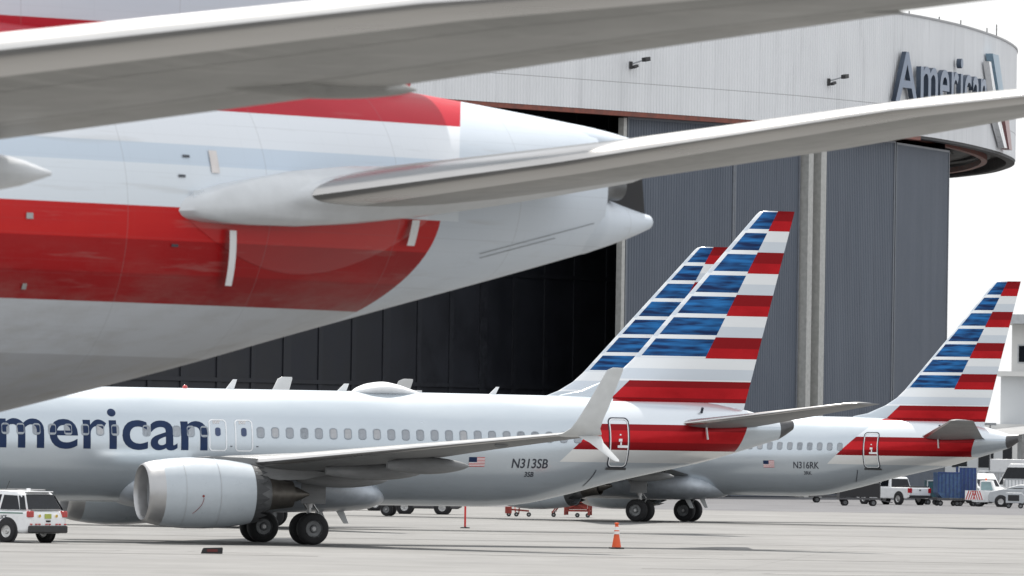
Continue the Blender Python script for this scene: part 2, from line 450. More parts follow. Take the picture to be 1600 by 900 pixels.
# ================================================================== STRUCTURE: ground
def ground_mat():
    m, t, b = newmat('concrete_apron', .75, 0, 0, .3)
    c = t.nodes.new('ShaderNodeTexCoord'); v = c.outputs['Object']
    big = noise(t, .045, 4, v); mid = noise(t, .16, 5, v, (1, 1.2, 1)); fine = noise(t, 1.7, 5, v)
    col = mixc(t, ramp01(big, .3, .7), (.145, .145, .143), (.208, .207, .203))
    col = mixc(t, ramp01(mid, .46, .72) * .65, col, (.125, .123, .119))
    col = mixc(t, ramp01(noise(t, .35, 5, v, (.35, 1, 1)), .64, .74) * .5, col, (.10, .098, .096))
    col = mixc(t, ramp01(fine, .35, .7) * .12, col, (.2, .2, .19))
    mot = noise(t, .55, 6, v, (.7, .5, 1), .7)
    col = mixc(t, ramp01(mot, .40, .72) * .6, col, (.115, .115, .113))
    blot = noise(t, .09, 5, v, (1, .45, 1), .65)
    col = mixc(t, ramp01(blot, .55, .68) * .5, col, (.10, .10, .099))
    t.links.new(col, b.inputs['Base Color']); bump(t, b, fine, .2, .01)
    return m
MT['apron'] = ground_mat()
def gz(y):
    """the apron falls away gently towards the hangar for drainage"""
    t = max(0.0, min(1.0, (y - 325) / 80)); return -.15 * t * t * (3 - 2 * t)
def sheet(name, pts, z, mat):
    return link(name, pyd(name, [(x, y, gz(y) + z) for x, y in pts], [tuple(range(len(pts)))]), mat)
gy_ = [-200, 100, 250, 300] + [320 + 4 * i for i in range(24)] + [440, 600, 1000, 3000, 9000]; gx_ = [-3000, -400, -100, 0, 100, 400, 3000]
g = link('apron', pyd('apron', [(x, y, gz(y)) for y in gy_ for x in gx_], [(j * 7 + i, j * 7 + i + 1, j * 7 + i + 8, j * 7 + i + 7) for j in range(len(gy_) - 1) for i in range(6)]), MT['apron'], smooth=True); g['kind'] = 'structure'
def asphalt_mat():
    m, t, b = newmat('asphalt', .85, 0, 0, .25)
    n = noise(t, .25, 5); f = noise(t, 3, 4)
    c = mixc(t, ramp01(n, .3, .7), (.10, .10, .108), (.145, .147, .155)); c = mixc(t, ramp01(f, .5, .8) * .25, c, (.2, .2, .2))
    t.links.new(c, b.inputs['Base Color']); return m
MT['asphalt'] = asphalt_mat()
g2 = sheet('service_road', [(-8, 512), (60, 508), (180, 512), (260, 800), (70, 800), (20, 660), (-5, 600)], .004, MT['asphalt']); g2['kind'] = 'structure'
MT['joint'] = M('joint_sealant', (.09, .088, .085), .8, var=.3, scale=.4)
def joint(p0, p1, wd, wob=.15):
    n = 40; L, Rr = [], []
    for i in range(n + 1):
        t = i / n; x = p0[0] + (p1[0] - p0[0]) * t; y = p0[1] + (p1[1] - p0[1]) * t + random.uniform(-wob, wob)
        h = wd * random.uniform(.45, 1.1) / 2; L.append((x, y - h, gz(y - h) + .005)); Rr.append((x, y + h, gz(y + h) + .005))
    me = pyd('joint', L + Rr, [(i, i + 1, n + 2 + i, n + 1 + i) for i in range(n)])
    o = link('pavement_joint', me, MT['joint']); o['kind'] = 'structure'; return o
joint((-60, 363), (60, 366), 1.0); joint((-40, 322), (60, 319), .8); joint((2, 424), (50, 409), .8); joint((-30, 345), (9, 346), .5)
joint((-40, 306), (50, 304), .35); joint((-14, 246), (-4, 330), .12, .02); joint((6, 246), (14, 330), .12, .02); joint((-40, 291.5), (8, 290), .3); joint((-40, 268), (-6, 270), .6); joint((-2, 279), (40, 277), .55); joint((4, 254), (40, 257), .6)
MT['stain'] = M('oil_stain', (.15, .148, .145), .7, var=.35, scale=.6)
def stain(cx, cy, rx, ry, seed):
    rnd = random.Random(seed); n = 28
    pts = [(cx + rx * math.cos(a) * rnd.uniform(.7, 1.1), cy + ry * math.sin(a) * rnd.uniform(.65, 1.1)) for a in [2 * PI * i / n for i in range(n)]]
    o = sheet('ground_stain', pts, .004, MT['stain']); o['kind'] = 'structure'
stain(8.1, 303, .85, 1.7, 1); stain(-9.6, 262, .5, .8, 4); stain(-14.0, 276, 1.6, 1.2, 2); stain(-9.0, 276.5, 1.4, 1.0, 3); stain(9.5, 248, 2.2, 1.3, 6)

# ================================================================== HANGAR
hangar = empty('hangar', (17, 660, 0), 0, 'huge white hangar with curved corrugated fascia, grey sliding doors and American sign', 'hangar')
HO = Vector((17, 660, 0)); HS = 1.3
def hpart(name, me, mat, parent=hangar, sm=False):
    o = link(name, me, mat, parent, sm)
    if parent is hangar: o.location = -HO
    return o
ctrl = [(-38.9, 431), (-20.9, 455), (-2.9, 479), (12.8, 500), (18.7, 509.2), (23.6, 519), (27.2, 530), (29.8, 541), (31.8, 552), (33.2, 564), (33.4, 576), (32.4, 589), (29, 603), (22, 616), (10, 626)]
ctrl = [(x * HS, y * HS) for x, y in ctrl]
def catmull(p, k=16):
    out = []
    for i in range(len(p) - 1):
        p0 = Vector(p[max(i - 1, 0)]); p1 = Vector(p[i]); p2 = Vector(p[i + 1]); p3 = Vector(p[min(i + 2, len(p) - 1)])
        for j in range(k):
            t = j / k
            out.append(.5 * ((2 * p1) + (p2 - p0) * t + (2 * p0 - 5 * p1 + 4 * p2 - p3) * t * t + (3 * p1 - p0 - 3 * p2 + p3) * t ** 3))
    out.append(Vector(p[-1])); return out
path = catmull(ctrl)
cum = [0.0]
for a, b in zip(path, path[1:]): cum.append(cum[-1] + (b - a).length)
def pat(s):
    s = max(0, min(cum[-1] - 1e-4, s))
    lo, hi = 0, len(cum) - 1
    while hi - lo > 1:
        md = (lo + hi) // 2
        if cum[md] <= s: lo = md
        else: hi = md
    t = (s - cum[lo]) / (cum[lo + 1] - cum[lo]); p = path[lo].lerp(path[lo + 1], t)
    d = (path[min(lo + 2, len(path) - 1)] - path[max(lo - 1, 0)]).normalized()
    return p, d, Vector((d.y, -d.x))                 # point, direction, outward normal
def s_at_px(px, off=0.0, py=400):
    """arc length where the line of sight of a picture column meets the facade"""
    best = None; k = (px - .0157 * (693 - py) - 800) / FPX; s = 0.0
    while s < cum[-1]:
        p, d, n = pat(s); p = p - n * off
        e = abs(p.x / p.y - k)
        if p.y < 575 * HS and (best is None or e < best[0]): best = (e, s)
        s += .08
    return best[1]
ZB, ZT = 28.75, 38.16
def corr_mat(name, col, col2, rough, zseams=()):
    m, t, b = newmat(name, rough, .1, 0, .4)
    c = t.nodes.new('ShaderNodeTexCoord'); v = c.outputs['Object']
    n = noise(t, .5, 5, v, (1, 1, .12)); n2 = noise(t, .12, 4, v)
    cc = mixc(t, ramp01(n, .35, .7), col, col2); cc = mixc(t, ramp01(n2, .4, .7) * .25, cc, tuple(q * .8 for q in col))
    dr_ = noise(t, 1.3, 5, v, (1, 1, .05), .65); cc = mixc(t, ramp01(dr_, .56, .74) * .4, cc, tuple(q * .62 for q in col)); cc = mixc(t, ramp01(dr_, .42, .28) * .2, cc, tuple(min(1, q * 1.35) for q in col))
    sp = t.nodes.new('ShaderNodeSeparateXYZ'); t.links.new(v, sp.inputs[0]); z = X(t, sp.outputs[2])
    for zs in zseams: cc = mixc(t, (z - zs).abs().lt(.035) * .5, cc, (.2, .2, .2))
    t.links.new(cc, b.inputs['Base Color']); return m
MT['fascia'] = corr_mat('white_corrugated_siding', (.74, .75, .765), (.79, .80, .815), .5, (30.9,))
MT['door'] = corr_mat('grey_corrugated_door', (.098, .116, .148), (.118, .137, .170), .5)
MT['dark'] = M('bay_shade_wall', (.017, .019, .026), .6, var=.25, scale=.3)  # near-black colour stands in for the unlit depth of the bay
MT['conc'] = M('pale_concrete', (.45, .45, .43), .7, var=.12)
MT['rust'] = M('red_oxide_steel', (.20, .055, .035), .6, var=.35, scale=1.5)
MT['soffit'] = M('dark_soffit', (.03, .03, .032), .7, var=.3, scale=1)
MT['slate'] = M('slate_blue_letter', (.20, .25, .34), .4, var=.1)
def corrugated(pts, z0, z1, pitch=.3, depth=.05, nrm=None):
    """pts: function s->(point, normal), s range; trapezoid ribs"""
    f_, s0, s1 = pts; v, f = [], []; s = s0; k = 0
    prof = ((0, 0), (.45, 0), (.55, 1), (.9, 1))
    while s < s1:
        for u, d in prof:
            q = s + u * pitch
            if q > s1: break
            p, n = f_(q); p = p + n * (d * depth)
            v += [(p.x, p.y, z0), (p.x, p.y, z1)]
        s += pitch
    m = len(v) // 2
    return pyd('corrugated', v, [(2 * i, 2 * i + 2, 2 * i + 3, 2 * i + 1) for i in range(m - 1)])
hpart('fascia_siding', corrugated((lambda s: (pat(s)[0], pat(s)[2]), 0, cum[-1]), ZB, ZT, .38, .045), MT['fascia'])
def strip(off0, off1, z0, z1, sa=0, sb=None, n=160):
    """closed box section following the facade between two inward offsets"""
    sb = cum[-1] if sb is None else sb; v, f = [], []
    for i in range(n + 1):
        p, d, nn = pat(sa + (sb - sa) * i / n)
        for o_, z_ in ((off0, z0), (off1, z0), (off1, z1), (off0, z1)):
            q = p - nn * o_; v.append((q.x, q.y, z_))
    for i in range(n):
        for k in range(4): f.append((4 * i + k, 4 * i + (k + 1) % 4, 4 * i + 4 + (k + 1) % 4, 4 * i + 4 + k))
    f.append((3, 2, 1, 0)); f.append((4 * n, 4 * n + 1, 4 * n + 2, 4 * n + 3))
    return pyd('strip', v, f)
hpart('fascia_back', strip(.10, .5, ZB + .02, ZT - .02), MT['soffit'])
hpart('parapet_cap', strip(-.12, .7, ZT + .003, ZT + .16), M('parapet_metal', (.34, .34, .35), .5, .3))
hpart('lintel_beam', strip(.02, .75, ZB - .36, ZB - .003, 0, s_at_px(1440)), MT['rust'])
hpart('fascia_edge', strip(.02, .75, ZB - .22, ZB - .003, s_at_px(1440) + .01), MT['soffit'])
# roof and soffit plates: facade outline closed by the inner side
inner = [(-13, 835), (-110, 740), (-130, 610)]
def plate(z, pts, name): return pyd(name, [(p[0], p[1], z) for p in pts], [tuple(range(len(pts)))])
outl = [tuple(pat(cum[-1] * i / 90)[0] - pat(cum[-1] * i / 90)[2] * .5) for i in range(91)]
hpart('roof', plate(ZT - .3, outl + inner, 'roof'), M('roof_membrane', (.35, .35, .36), .8))
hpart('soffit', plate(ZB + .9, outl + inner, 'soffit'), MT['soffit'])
sEnd = s_at_px(1484, 1.0)
for i, of in enumerate((2.4, 5.6, 8.8, 12.0, 15.2)):
    hpart('door_rail', strip(of, of + .5, ZB - .1, ZB + .35, sEnd - 14, cum[-1] - 20, 60), MT['rust'])
    hpart('rail_flange', strip(of - .3, of + .68, ZB + .36, ZB + .44, sEnd - 14, cum[-1] - 20, 60), MT['soffit'])
# door leaves, columns and posts
def chord(sa, sb, off):
    a = pat(sa)[0] - pat(sa)[2] * off; b = pat(sb)[0] - pat(sb)[2] * off; L = (b - a).length; d = (b - a) / L
    n = Vector((d.y, -d.x)); return a, d, n, L
def leaf(px0, px1, off, z1):
    a, d, n, L = chord(s_at_px(px0, off), s_at_px(px1, off), off)
    o = hpart('door_leaf', corrugated((lambda s: (a + d * s, n), 0, L), -.1, z1, .34, .04), MT['door'])
    bm = bmesh.new()
    for (s0, s1, z0_, z1_) in ((-.02, .16, .1, z1 + .02), (L - .16, L + .02, .1, z1 + .02), (.17, L - .17, z1 - .15, z1 + .02)):
        p = [a + d * s0 + n * .09, a + d * s1 + n * .09, a + d * s1 - n * .35, a + d * s0 - n * .35]
        vs = [bm.verts.new((q.x, q.y, zz)) for zz in (z0_, z1_) for q in p]
        for f in ((0, 1, 2, 3), (7, 6, 5, 4), (0, 4, 5, 1), (1, 5, 6, 2), (2, 6, 7, 3), (3, 7, 4, 0)): bm.faces.new([vs[i] for i in f])
    e = link('leaf_frame', bm_mesh(bm, 'leaf_frame'), M('leaf_frame_grey', (.16, .175, .2), .5), o)
    b_ = link('leaf_back', pyd('leaf_back', [(*(a - n * .25), .12), (*(a + d * L - n * .25), .12), (*(a + d * L - n * .25), z1), (*(a - n * .25), z1)], [(0, 1, 2, 3)]), MT['door'], o)
    return o
leaf(980, 1148, 1.2, 28.4); leaf(1149.5, 1251, 1.2, 28.4); leaf(1284, 1399, 1.2, 28.2); leaf(1401, 1484, 1.2, 28.1)
def column(px, off, wd, dp, z1, mat, name='column'):
    s = s_at_px(px, off); p, d, n = pat(s); p = p - n * off
    q = [p - d * wd / 2 + n * dp, p + d * wd / 2 + n * dp, p + d * wd / 2 - n * dp, p - d * wd / 2 - n * dp]
    me = pyd('column', [(v.x, v.y, zz) for zz in (-.2, z1) for v in q], [(0, 1, 2, 3), (7, 6, 5, 4), (0, 4, 5, 1), (1, 5, 6, 2), (2, 6, 7, 3), (3, 7, 4, 0)])
    return hpart(name, me, mat)
column(1258, 1.2, .8, .65, 28.5, MT['conc']); column(1277.5, 1.2, .9, .65, 28.5, MT['conc']); column(1268, 1.8, 1.3, .25, 28.5, MT['soffit'], 'gap_panel')
column(974, 1.0, .40, .25, 28.3, MT['conc'], 'door_post')
# the open bay: set-back partition and posts, interior shade put into their colour
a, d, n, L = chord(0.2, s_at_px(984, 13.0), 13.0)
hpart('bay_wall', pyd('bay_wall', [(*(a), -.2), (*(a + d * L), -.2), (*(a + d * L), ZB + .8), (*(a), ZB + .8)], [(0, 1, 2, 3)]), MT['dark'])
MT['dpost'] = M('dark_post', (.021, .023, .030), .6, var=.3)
s = 2.0; k = 0
while s < L:
    wd = .5 if k % 3 else .9; p = a + d * s
    q = [p - d * wd / 2 + n * .1, p + d * wd / 2 + n * .1, p + d * wd / 2 - n * .2, p - d * wd / 2 - n * .2]
    hpart('bay_post', pyd('bay_post', [(v.x, v.y, zz) for zz in (.03, ZB + .7) for v in q], [(0, 1, 2, 3), (7, 6, 5, 4), (0, 4, 5, 1), (1, 5, 6, 2), (2, 6, 7, 3), (3, 7, 4, 0)]), MT['dpost'])
    s += 4.0; k += 1
for zz in (8, 16.5, 23.5):
    p0 = a + n * .02; p1 = a + d * L + n * .02; bm = bmesh.new(); bar(bm, (*p0, zz), (*p1, zz), .3, .3)
    hpart('bay_girt', bm_mesh(bm, 'girt'), MT['dpost'])
# side returns of the bay (inner corner wall)
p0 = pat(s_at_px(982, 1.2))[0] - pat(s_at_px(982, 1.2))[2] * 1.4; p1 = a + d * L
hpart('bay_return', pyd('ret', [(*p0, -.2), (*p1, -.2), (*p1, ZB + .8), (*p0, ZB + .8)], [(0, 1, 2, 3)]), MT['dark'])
# back and side walls closing the building
ew = pat(sEnd)[0] - pat(sEnd)[2] * 1.3
pw = [(ew.x, ew.y), (-10, 825), (-110, 738), (-129, 612), (-50.6, 560.5)]
for i in range(4):
    hpart('outer_wall', pyd('ow', [(*pw[i], -.2), (*pw[i + 1], -.2), (*pw[i + 1], ZB + .85), (*pw[i], ZB + .85)], [(0, 1, 2, 3)]), MT['door'])
# sign letters along the fascia
s0, s1 = s_at_px(1391, 0, 120), s_at_px(1535, 0, 130)
lets = []; tot = 0.0
for ch in 'American':
    me = text_mesh(ch, 5.75, .2, .04); xs = [v.co.x for v in me.vertices]; x0, x1 = min(xs), max(xs)
    lets.append((me, x0, x1 - x0)); tot += (x1 - x0) + .55
kx = (s1 - s0) / tot; cur = s0
for (me, x0, wd), ch in zip(lets, 'American'):
    bm = bmesh.new(); bm.from_mesh(me)
    for v in bm.verts:
        s = cur + (v.co.x - x0) * kx; p, d, n = pat(s); q = p + n * (.5 + v.co.z); v.co = Vector((q.x, q.y, 31.2 + v.co.y * (1.0 if ch == 'A' else 1.14)))
    bm.normal_update(); mi = []
    me2 = bm_mesh(bm, 'letter')
    me2.materials.append(MT['slate']); me2.materials.append(M('letter_return', (.05, .07, .105), .5) if 'letter_return' not in bpy.data.materials else bpy.data.materials['letter_return'])
    mid = pat(cur + wd * kx / 2)[2]
    for f in me2.polygons: f.material_index = 0 if f.normal.x * mid.x + f.normal.y * mid.y > .8 else 1
    hpart('letter', me2, None)
    cur += (wd + .55) * kx
# tall emblem right of the sign: a blue blade over a red blade with a pale bird shape between
def blade(outline, th, o0, mat, nm):
    v = []; n_ = len(outline)
    for dd in (o0, o0 + th):
        for sx, z in outline:
            p, d, n = pat(sx); q = p + n * dd; v.append((q.x, q.y, z))
    f = [tuple(range(n_)), tuple(range(n_, 2 * n_))[::-1]] + [(i, n_ + i, n_ + (i + 1) % n_, (i + 1) % n_) for i in range(n_)]
    hpart(nm, pyd(nm, v, f), mat)
e0 = s_at_px(1540, 0, 100)
blade([(e0, 36.5), (e0 + 3.4, 36.5), (e0 + 9.1, 31.9), (e0 + 6.0, 31.9)], .6, .2, M('emblem_blue', (.24, .36, .46), .35), 'emblem_blade')
blade([(e0 + 7.3, 31.7), (e0 + 10.4, 31.7), (e0 + 13.6, 29.0), (e0 + 11.2, 29.0)], .6, .2, M('emblem_red', (.30, .14, .14), .35), 'emblem_blade')
blade([(e0 - 1.3, 35.8), (e0 - .2, 35.8), (e0 + 5.6, 31.4), (e0 + 10.8, 29.05), (e0 + 8.6, 29.05), (e0 + 4.2, 30.9)], .5, .2, MT['white'], 'emblem_bird')
# floodlights on arms
for px, z in ((1006, 32.3), (1316, 32.25)):
    s = s_at_px(px - 18, 0, 110); p, d, n = pat(s); bm = bmesh.new()
    tube(bm, (*(p + n * .05), z), (*(p + n * 1.5), z + .35), .06, n=8)
    o = hpart('floodlight_arm', bm_mesh(bm, 'arm'), MT['greypaint']); bm = bmesh.new()
    q = p + n * .1; bar(bm, (*(q), z - .35), (*(q), z + .2), .3, .25)
    q = p + n * .5 - d * .25; bar(bm, (*q, z - .25), (*(q + d * .5), z - .1), .25, .2)
    q = p + n * 1.5; bar(bm, (*(q - d * .3), z + .3), (*(q + d * .3), z + .4), .38, .3)
    link('floodlight_head', bm_mesh(bm, 'head'), MT['blackplastic'], o)
for px in (1430, 1477, 1511, 1552, 1567):
    p, d, n = pat(s_at_px(px, 0, 50)); bm = bmesh.new(); h = random.uniform(.15, .5) if px != 1567 else 1.1
    tube(bm, (*(p - n * .3), ZT + .15), (*(p - n * .3), ZT + .15 + h), .05, n=6); hpart('roof_rod', bm_mesh(bm, 'rod'), MT['darkmetal'])

# ================================================================== NARROW-BODY AIRLINERS
F7 = Fus([(0, 2.95, 2.75, .1), (.5, 3.5, 2.28, .62), (1.5, 4.15, 1.9, 1.1), (3, 5.0, 1.6, 1.52), (5, 5.38, 1.44, 1.80), (7.5, 5.45, 1.40, 1.88), (20, 5.45, 1.40, 1.88), (26.6, 5.43, 1.40, 1.88),
          (28.1, 5.42, 1.47, 1.87), (30.0, 5.41, 1.84, 1.80), (31.75, 5.40, 2.30, 1.66), (33.6, 5.36, 2.72, 1.42), (35.4, 5.26, 3.12, 1.10), (36.65, 5.08, 3.48, .82), (38.25, 4.66, 3.96, .36)])
def build_narrow(reg, sub, label):
    X0 = 19.5
    root = empty('airliner', (0, 0, 0), 0, label, 'airliner', 'parked narrow-body airliners'); L0 = (-X0, 0, 0)
    def P(name, me, mat, sm=True, parent=root, ang=40):
        if sm: smooth(me, ang)
        return link(name, me, mat, parent, loc=L0 if parent is root else None)
    P('fuselage', F7.mesh(.4, 72), MT['livN'])
    P('exhaust_cone', Fus([(38.24, 4.672, 3.95, .37), (38.5, 4.67, 4.1, .30), (38.82, 4.66, 4.32, .17)]).mesh(.1, 32), MT['darkmetal'])
    bf = Fus([(12.6, 2.3, 1.7, .6), (13.8, 2.7, 1.25, 1.7), (15.5, 2.9, 1.12, 2.05), (19, 2.9, 1.10, 2.12), (21, 2.65, 1.14, 2.05), (22.3, 2.35, 1.22, 1.75), (23.2, 1.9, 1.5, .5)])
    P('belly_fairing', bf.mesh(.3, 48), M('belly_fairing_paint', (.42, .46, .51), .4, coat=.3) if 'belly_fairing_paint' not in bpy.data.materials else bpy.data.materials['belly_fairing_paint'])
    # fin with dorsal fillet, thin tapered plate with airfoil-like thickness
    out = [(29.6, 5.40), (30.6, 5.60), (31.6, 6.02), (32.2, 6.40), (32.62, 6.79), (37.30, 12.10), (37.42, 12.2), (37.6, 12.24)]
    te = lambda z: 36.92 + (z - 5.03) * (38.78 - 36.92) / (12.22 - 5.03)
    rows = [5.0, 5.25, 5.45, 5.6, 5.8, 6.02, 6.2, 6.4, 6.6, 6.79] + [6.79 + (12.1 - 6.79) * i / 14 for i in range(1, 15)] + [12.2, 12.24]
    zz = [q[1] for q in out]; xx = [q[0] for q in out]
    def lex(z):
        if z <= zz[0]: return xx[0]
        for i in range(len(zz) - 1):
            if z <= zz[i + 1]: return xx[i] + (xx[i + 1] - xx[i]) * (z - zz[i]) / (zz[i + 1] - zz[i])
        return xx[-1]
    secs = []
    for z in rows:
        l = lex(z); t_ = te(min(z, 12.22)); ch = t_ - l; thick = .52 - .30 * (z - 5) / 7.2
        if z < 6.7: thick = min(thick, .52)
        secs.append(((l, 0, z), ch, thick / ch, (0, 1, 0), 0))
    P('fin', wing_mesh(secs), MT['livN'], ang=50)
    bm = bmesh.new(); box(bm, 36.0, 36.03, -.20, -.14, 5.3, 5.32)
    bm.free()
    # rudder hinge line and tip light seam
    # wings
    UP = (0, 0, 1)
    for side in (-1, 1):
        mk = (lambda me: me) if side < 0 else mirror_y
        ws = [((14.2, -1.3, 2.50), 7.4, .13, UP, 1.5), ((15.0, -1.9, 2.60), 6.6, .13, UP, 1.5), ((16.7, -4.83, 2.86), 4.95, .12, UP, 1), ((17.1, -5.6, 2.92), 4.6, .115, UP, .8), ((20.3, -11.2, 3.45), 3.1, .11, UP, 0), ((23.6, -17.0, 3.98), 1.62, .10, UP, -.5)]
        wg = P('wing', mk(wing_mesh(ws, le_mat=.07, sub=4)), [MT['wing'], MT['silver']])
        wl = [((23.6, -17.0, 3.98), 1.62, .10, (0, 0, 1), -.5), ((23.75, -17.25, 4.04), 1.40, .095, (0, .35, .93), 0), ((23.95, -17.5, 4.22), 1.05, .09, (0, .7, .7), 0), ((24.12, -17.64, 4.5), .92, .085, (0, .93, .36), 0), ((24.4, -17.76, 5.0), .82, .08, (0, .97, .24), 0), ((25.02, -18.02, 6.2), .58, .075, (0, .98, .2), 0), ((25.2, -18.04, 6.28), .40, .06, (0, .98, .2), 0)]
        if side > 0: wl = [((p_[0], p_[1], 3.98 + (p_[2] - 3.98) * .9), a_, b_, c_, d_) for p_, a_, b_, c_, d_ in wl]
        o = link('winglet', smooth(mk(wing_mesh(wl, sub=2))), MT['wlet'], wg)
        ll = [((24.3, -17.2, 3.96), .85, .09, (0, .3, .95), 0), ((24.66, -17.42, 3.74), .5, .08, (0, -.8, .6), 0), ((25.3, -17.85, 3.18), .26, .07, (0, -.85, .5), 0), ((25.42, -17.9, 3.12), .14, .06, (0, -.85, .5), 0)]
        link('winglet', smooth(mk(wing_mesh(ll, sub=2))), MT['wlet'], wg)
        for (yy, xa, xb, za, zb) in ((4.15, 18.6, 21.95, 2.35, 2.30), (6.5, 18.9, 22.45, 2.62, 2.60), (9.0, 20.3, 23.3, 2.86, 2.86)):
            link('flap_fairing', smooth(mk(canoe(xa, xb, -yy, za, zb, .24, .30))), MT['wing'], wg)
        link('fuel_vent', smooth(mk(canoe(22.4, 22.9, -14.2, 3.60, 3.62, .1, .1))), MT['wing'], wg)
        # tailplane
        ts = [((33.6, -.6, 4.42), 3.6, .10, UP, 0), ((34.2, -1.35, 4.50), 3.2, .10, UP, 0), ((38.1, -7.1, 5.27), 1.25, .09, UP, 0), ((38.4, -7.22, 5.28), .9, .06, UP, 0)]
        P('tailplane', mk(wing_mesh(ts, le_mat=.06, sub=3)), [MT['wing'], MT['silver']])
        # engine
        ey, ez = side * 4.83, 1.78
        pr = [(13.30, 1.135), (13.7, 1.19), (14.3, 1.235), (15.0, 1.235), (15.7, 1.19), (16.3, 1.11), (16.78, 1.02), (16.78, .98), (16.0, .98)]
        en = P('engine_nacelle', lathe([(a_, r_) for a_, r_ in pr], 'x', 56, (0, ey, ez)), bpy.data.materials.get('nacelle_paint') or M('nacelle_paint', (.455, .50, .54), .32, coat=.2, var=.02), ang=30)
        link('inlet_lip', smooth(lathe([(13.30, 1.135), (13.05, 1.09), (12.85, 1.035), (12.75, .985), (12.73, .95), (12.77, .915), (12.9, .89), (13.2, .88)], 'x', 56, (0, ey, ez))), bpy.data.materials.get('lip_metal') or M('lip_metal', (.45, .45, .455), .42, .8, var=.06), en)
        link('inlet_duct', smooth(lathe([(13.2, .88), (13.6, .885), (14.0, .90)], 'x', 48, (0, ey, ez))), MT['greypaint'], en)
        link('spinner', smooth(lathe([(13.55, .01), (13.7, .12), (13.9, .24), (14.0, .28)], 'x', 24, (0, ey, ez))), MT['darkmetal'], en)
        bm = bmesh.new()
        for i in range(18):
            a0 = 2 * PI * i / 18
            q = [bm.verts.new((14.0 + xo, ey + r_ * math.cos(a0 + tw), ez + r_ * math.sin(a0 + tw))) for r_, xo, tw in ((.26, -.10, 0), (.89, -.05, .02), (.89, .06, .30), (.26, .06, .38))]
            bm.faces.new(q)
        link('fan_blades', bm_mesh(bm, 'fan'), MT['darkmetal'], en)
        v, f = [], []; nch = 18
        for i in range(nch):
            for q in range(2):
                a0 = 2 * PI * (i + q * .5) / nch; xe = 16.785 if q == 0 else 17.12; re = 1.022 if q == 0 else .965
                v.append((16.60, ey + 1.058 * math.cos(a0), ez + 1.058 * math.sin(a0))); v.append((xe, ey + re * math.cos(a0), ez + re * math.sin(a0)))
        m_ = nch * 2; f = [(2 * i, (2 * i + 2) % (2 * m_), (2 * i + 3) % (2 * m_), 2 * i + 1) for i in range(m_)]
        link('chevron_nozzle', pyd('chev', v, f), bpy.data.materials.get('chevron_grey') or M('chevron_grey', (.05, .052, .055), .5, .0), en)
        link('core_cowl', smooth(lathe([(16.0, .97), (16.3, .78), (16.9, .70), (17.3, .62), (17.32, .58)], 'x', 40, (0, ey, ez))), MT['rim'], en)
        link('core_nozzle', smooth(lathe([(17.2, .60), (17.7, .52), (18.2, .46), (18.2, .43)], 'x', 36, (0, ey, ez))), MT['hot'], en)
        link('exhaust_plug', smooth(lathe([(17.9, .36), (18.4, .25), (18.85, .04)], 'x', 24, (0, ey, ez))), MT['hot'], en)
        prf = [(13.9, 2.94), (15.2, 3.06), (16.8, 3.02), (18.6, 2.70), (19.6, 2.50), (18.6, 2.30), (17.6, 2.26), (16.6, 2.40), (15.5, 2.80), (14.6, 2.92)]
        link('pylon', prism(prf, ey - .19, ey + .19), MT['wing'], en)
        if side < 0:
            bm = bmesh.new()
            for i in range(10):
                zc = 1.62 - .055 * i; r_ = 1.243; yy = -4.83 - math.sqrt(max(0, r_ * r_ - (zc - ez) ** 2)); xx_ = 14.62 - .0035 * i * i
                bar(bm, (xx_, yy - .003, zc), (xx_ - .0035 * (2 * i + 1), -4.83 - math.sqrt(max(0, r_ * r_ - (zc - .055 - ez) ** 2)) - .003, zc - .055), .013, .012, (0, 1, 0))
            link('cowl_marking', bm_mesh(bm, 'mark'), bpy.data.materials.get('dark_red_print') or M('dark_red_print', (.22, .03, .03), .5), en)
            for cx in (14.60,):
                py = lambda z_: -4.83 - math.sqrt(1.243 ** 2 - (z_ - ez) ** 2) - .004
                link('cowl_sticker', pyd('st', [(cx + .045 * math.cos(2 * PI * j / 10), py(1.68 + .045 * math.sin(2 * PI * j / 10)), 1.68 + .045 * math.sin(2 * PI * j / 10)) for j in range(10)], [tuple(range(10))]), bpy.data.materials['dark_red_print'], en)
            for xs_ in (14.0, 15.25):
                link('cowl_seam', lathe([(xs_, 1.2385 if xs_ > 15 else 1.2225), (xs_ + .02, 1.2385 if xs_ > 15 else 1.2225)], 'x', 56, (0, ey, ez)), MT['greypaint'], en)
        # main gear
        gy = side * 2.86
        bm = bmesh.new(); tube(bm, (19.5, gy, .55), (19.5, gy, 1.35), .085); tube(bm, (19.5, gy, 1.3), (19.5, gy, 2.5), .13)
        tube(bm, (19.5, gy - .62, .565), (19.5, gy + .62, .565), .07); tube(bm, (19.5, gy, 1.2), (18.6, gy, 2.4), .05); tube(bm, (19.5, gy, 1.3), (19.5, gy - side * 1.3, 2.2), .06)
        tube(bm, (19.62, gy, .75), (19.85, gy, 1.15), .035); tube(bm, (19.85, gy, 1.15), (19.6, gy, 1.5), .035)
        gr = P('main_gear', bm_mesh(bm, 'gear'), MT['steel'], ang=30)
        for dy in (-.43, .43): wheel(gr, 19.5, gy + dy, .567, .567, .40, None)
        bm = bmesh.new(); vs = box(bm, 19.1, 20.0, gy + side * .30, gy + side * .34, 1.45, 2.45)
        link('gear_door', bm_mesh(bm, 'gear_door'), MT['wing'], gr)
    # nose gear
    bm = bmesh.new(); tube(bm, (3.9, 0, .34), (3.9, 0, 1.7), .07); tube(bm, (3.9, -.3, .345), (3.9, .3, .345), .05)
    gr = P('nose_gear', bm_mesh(bm, 'gear'), MT['steel'], ang=30)
    for dy in (-.2, .2): wheel(gr, 3.9, dy, .345, .345, .2, None)
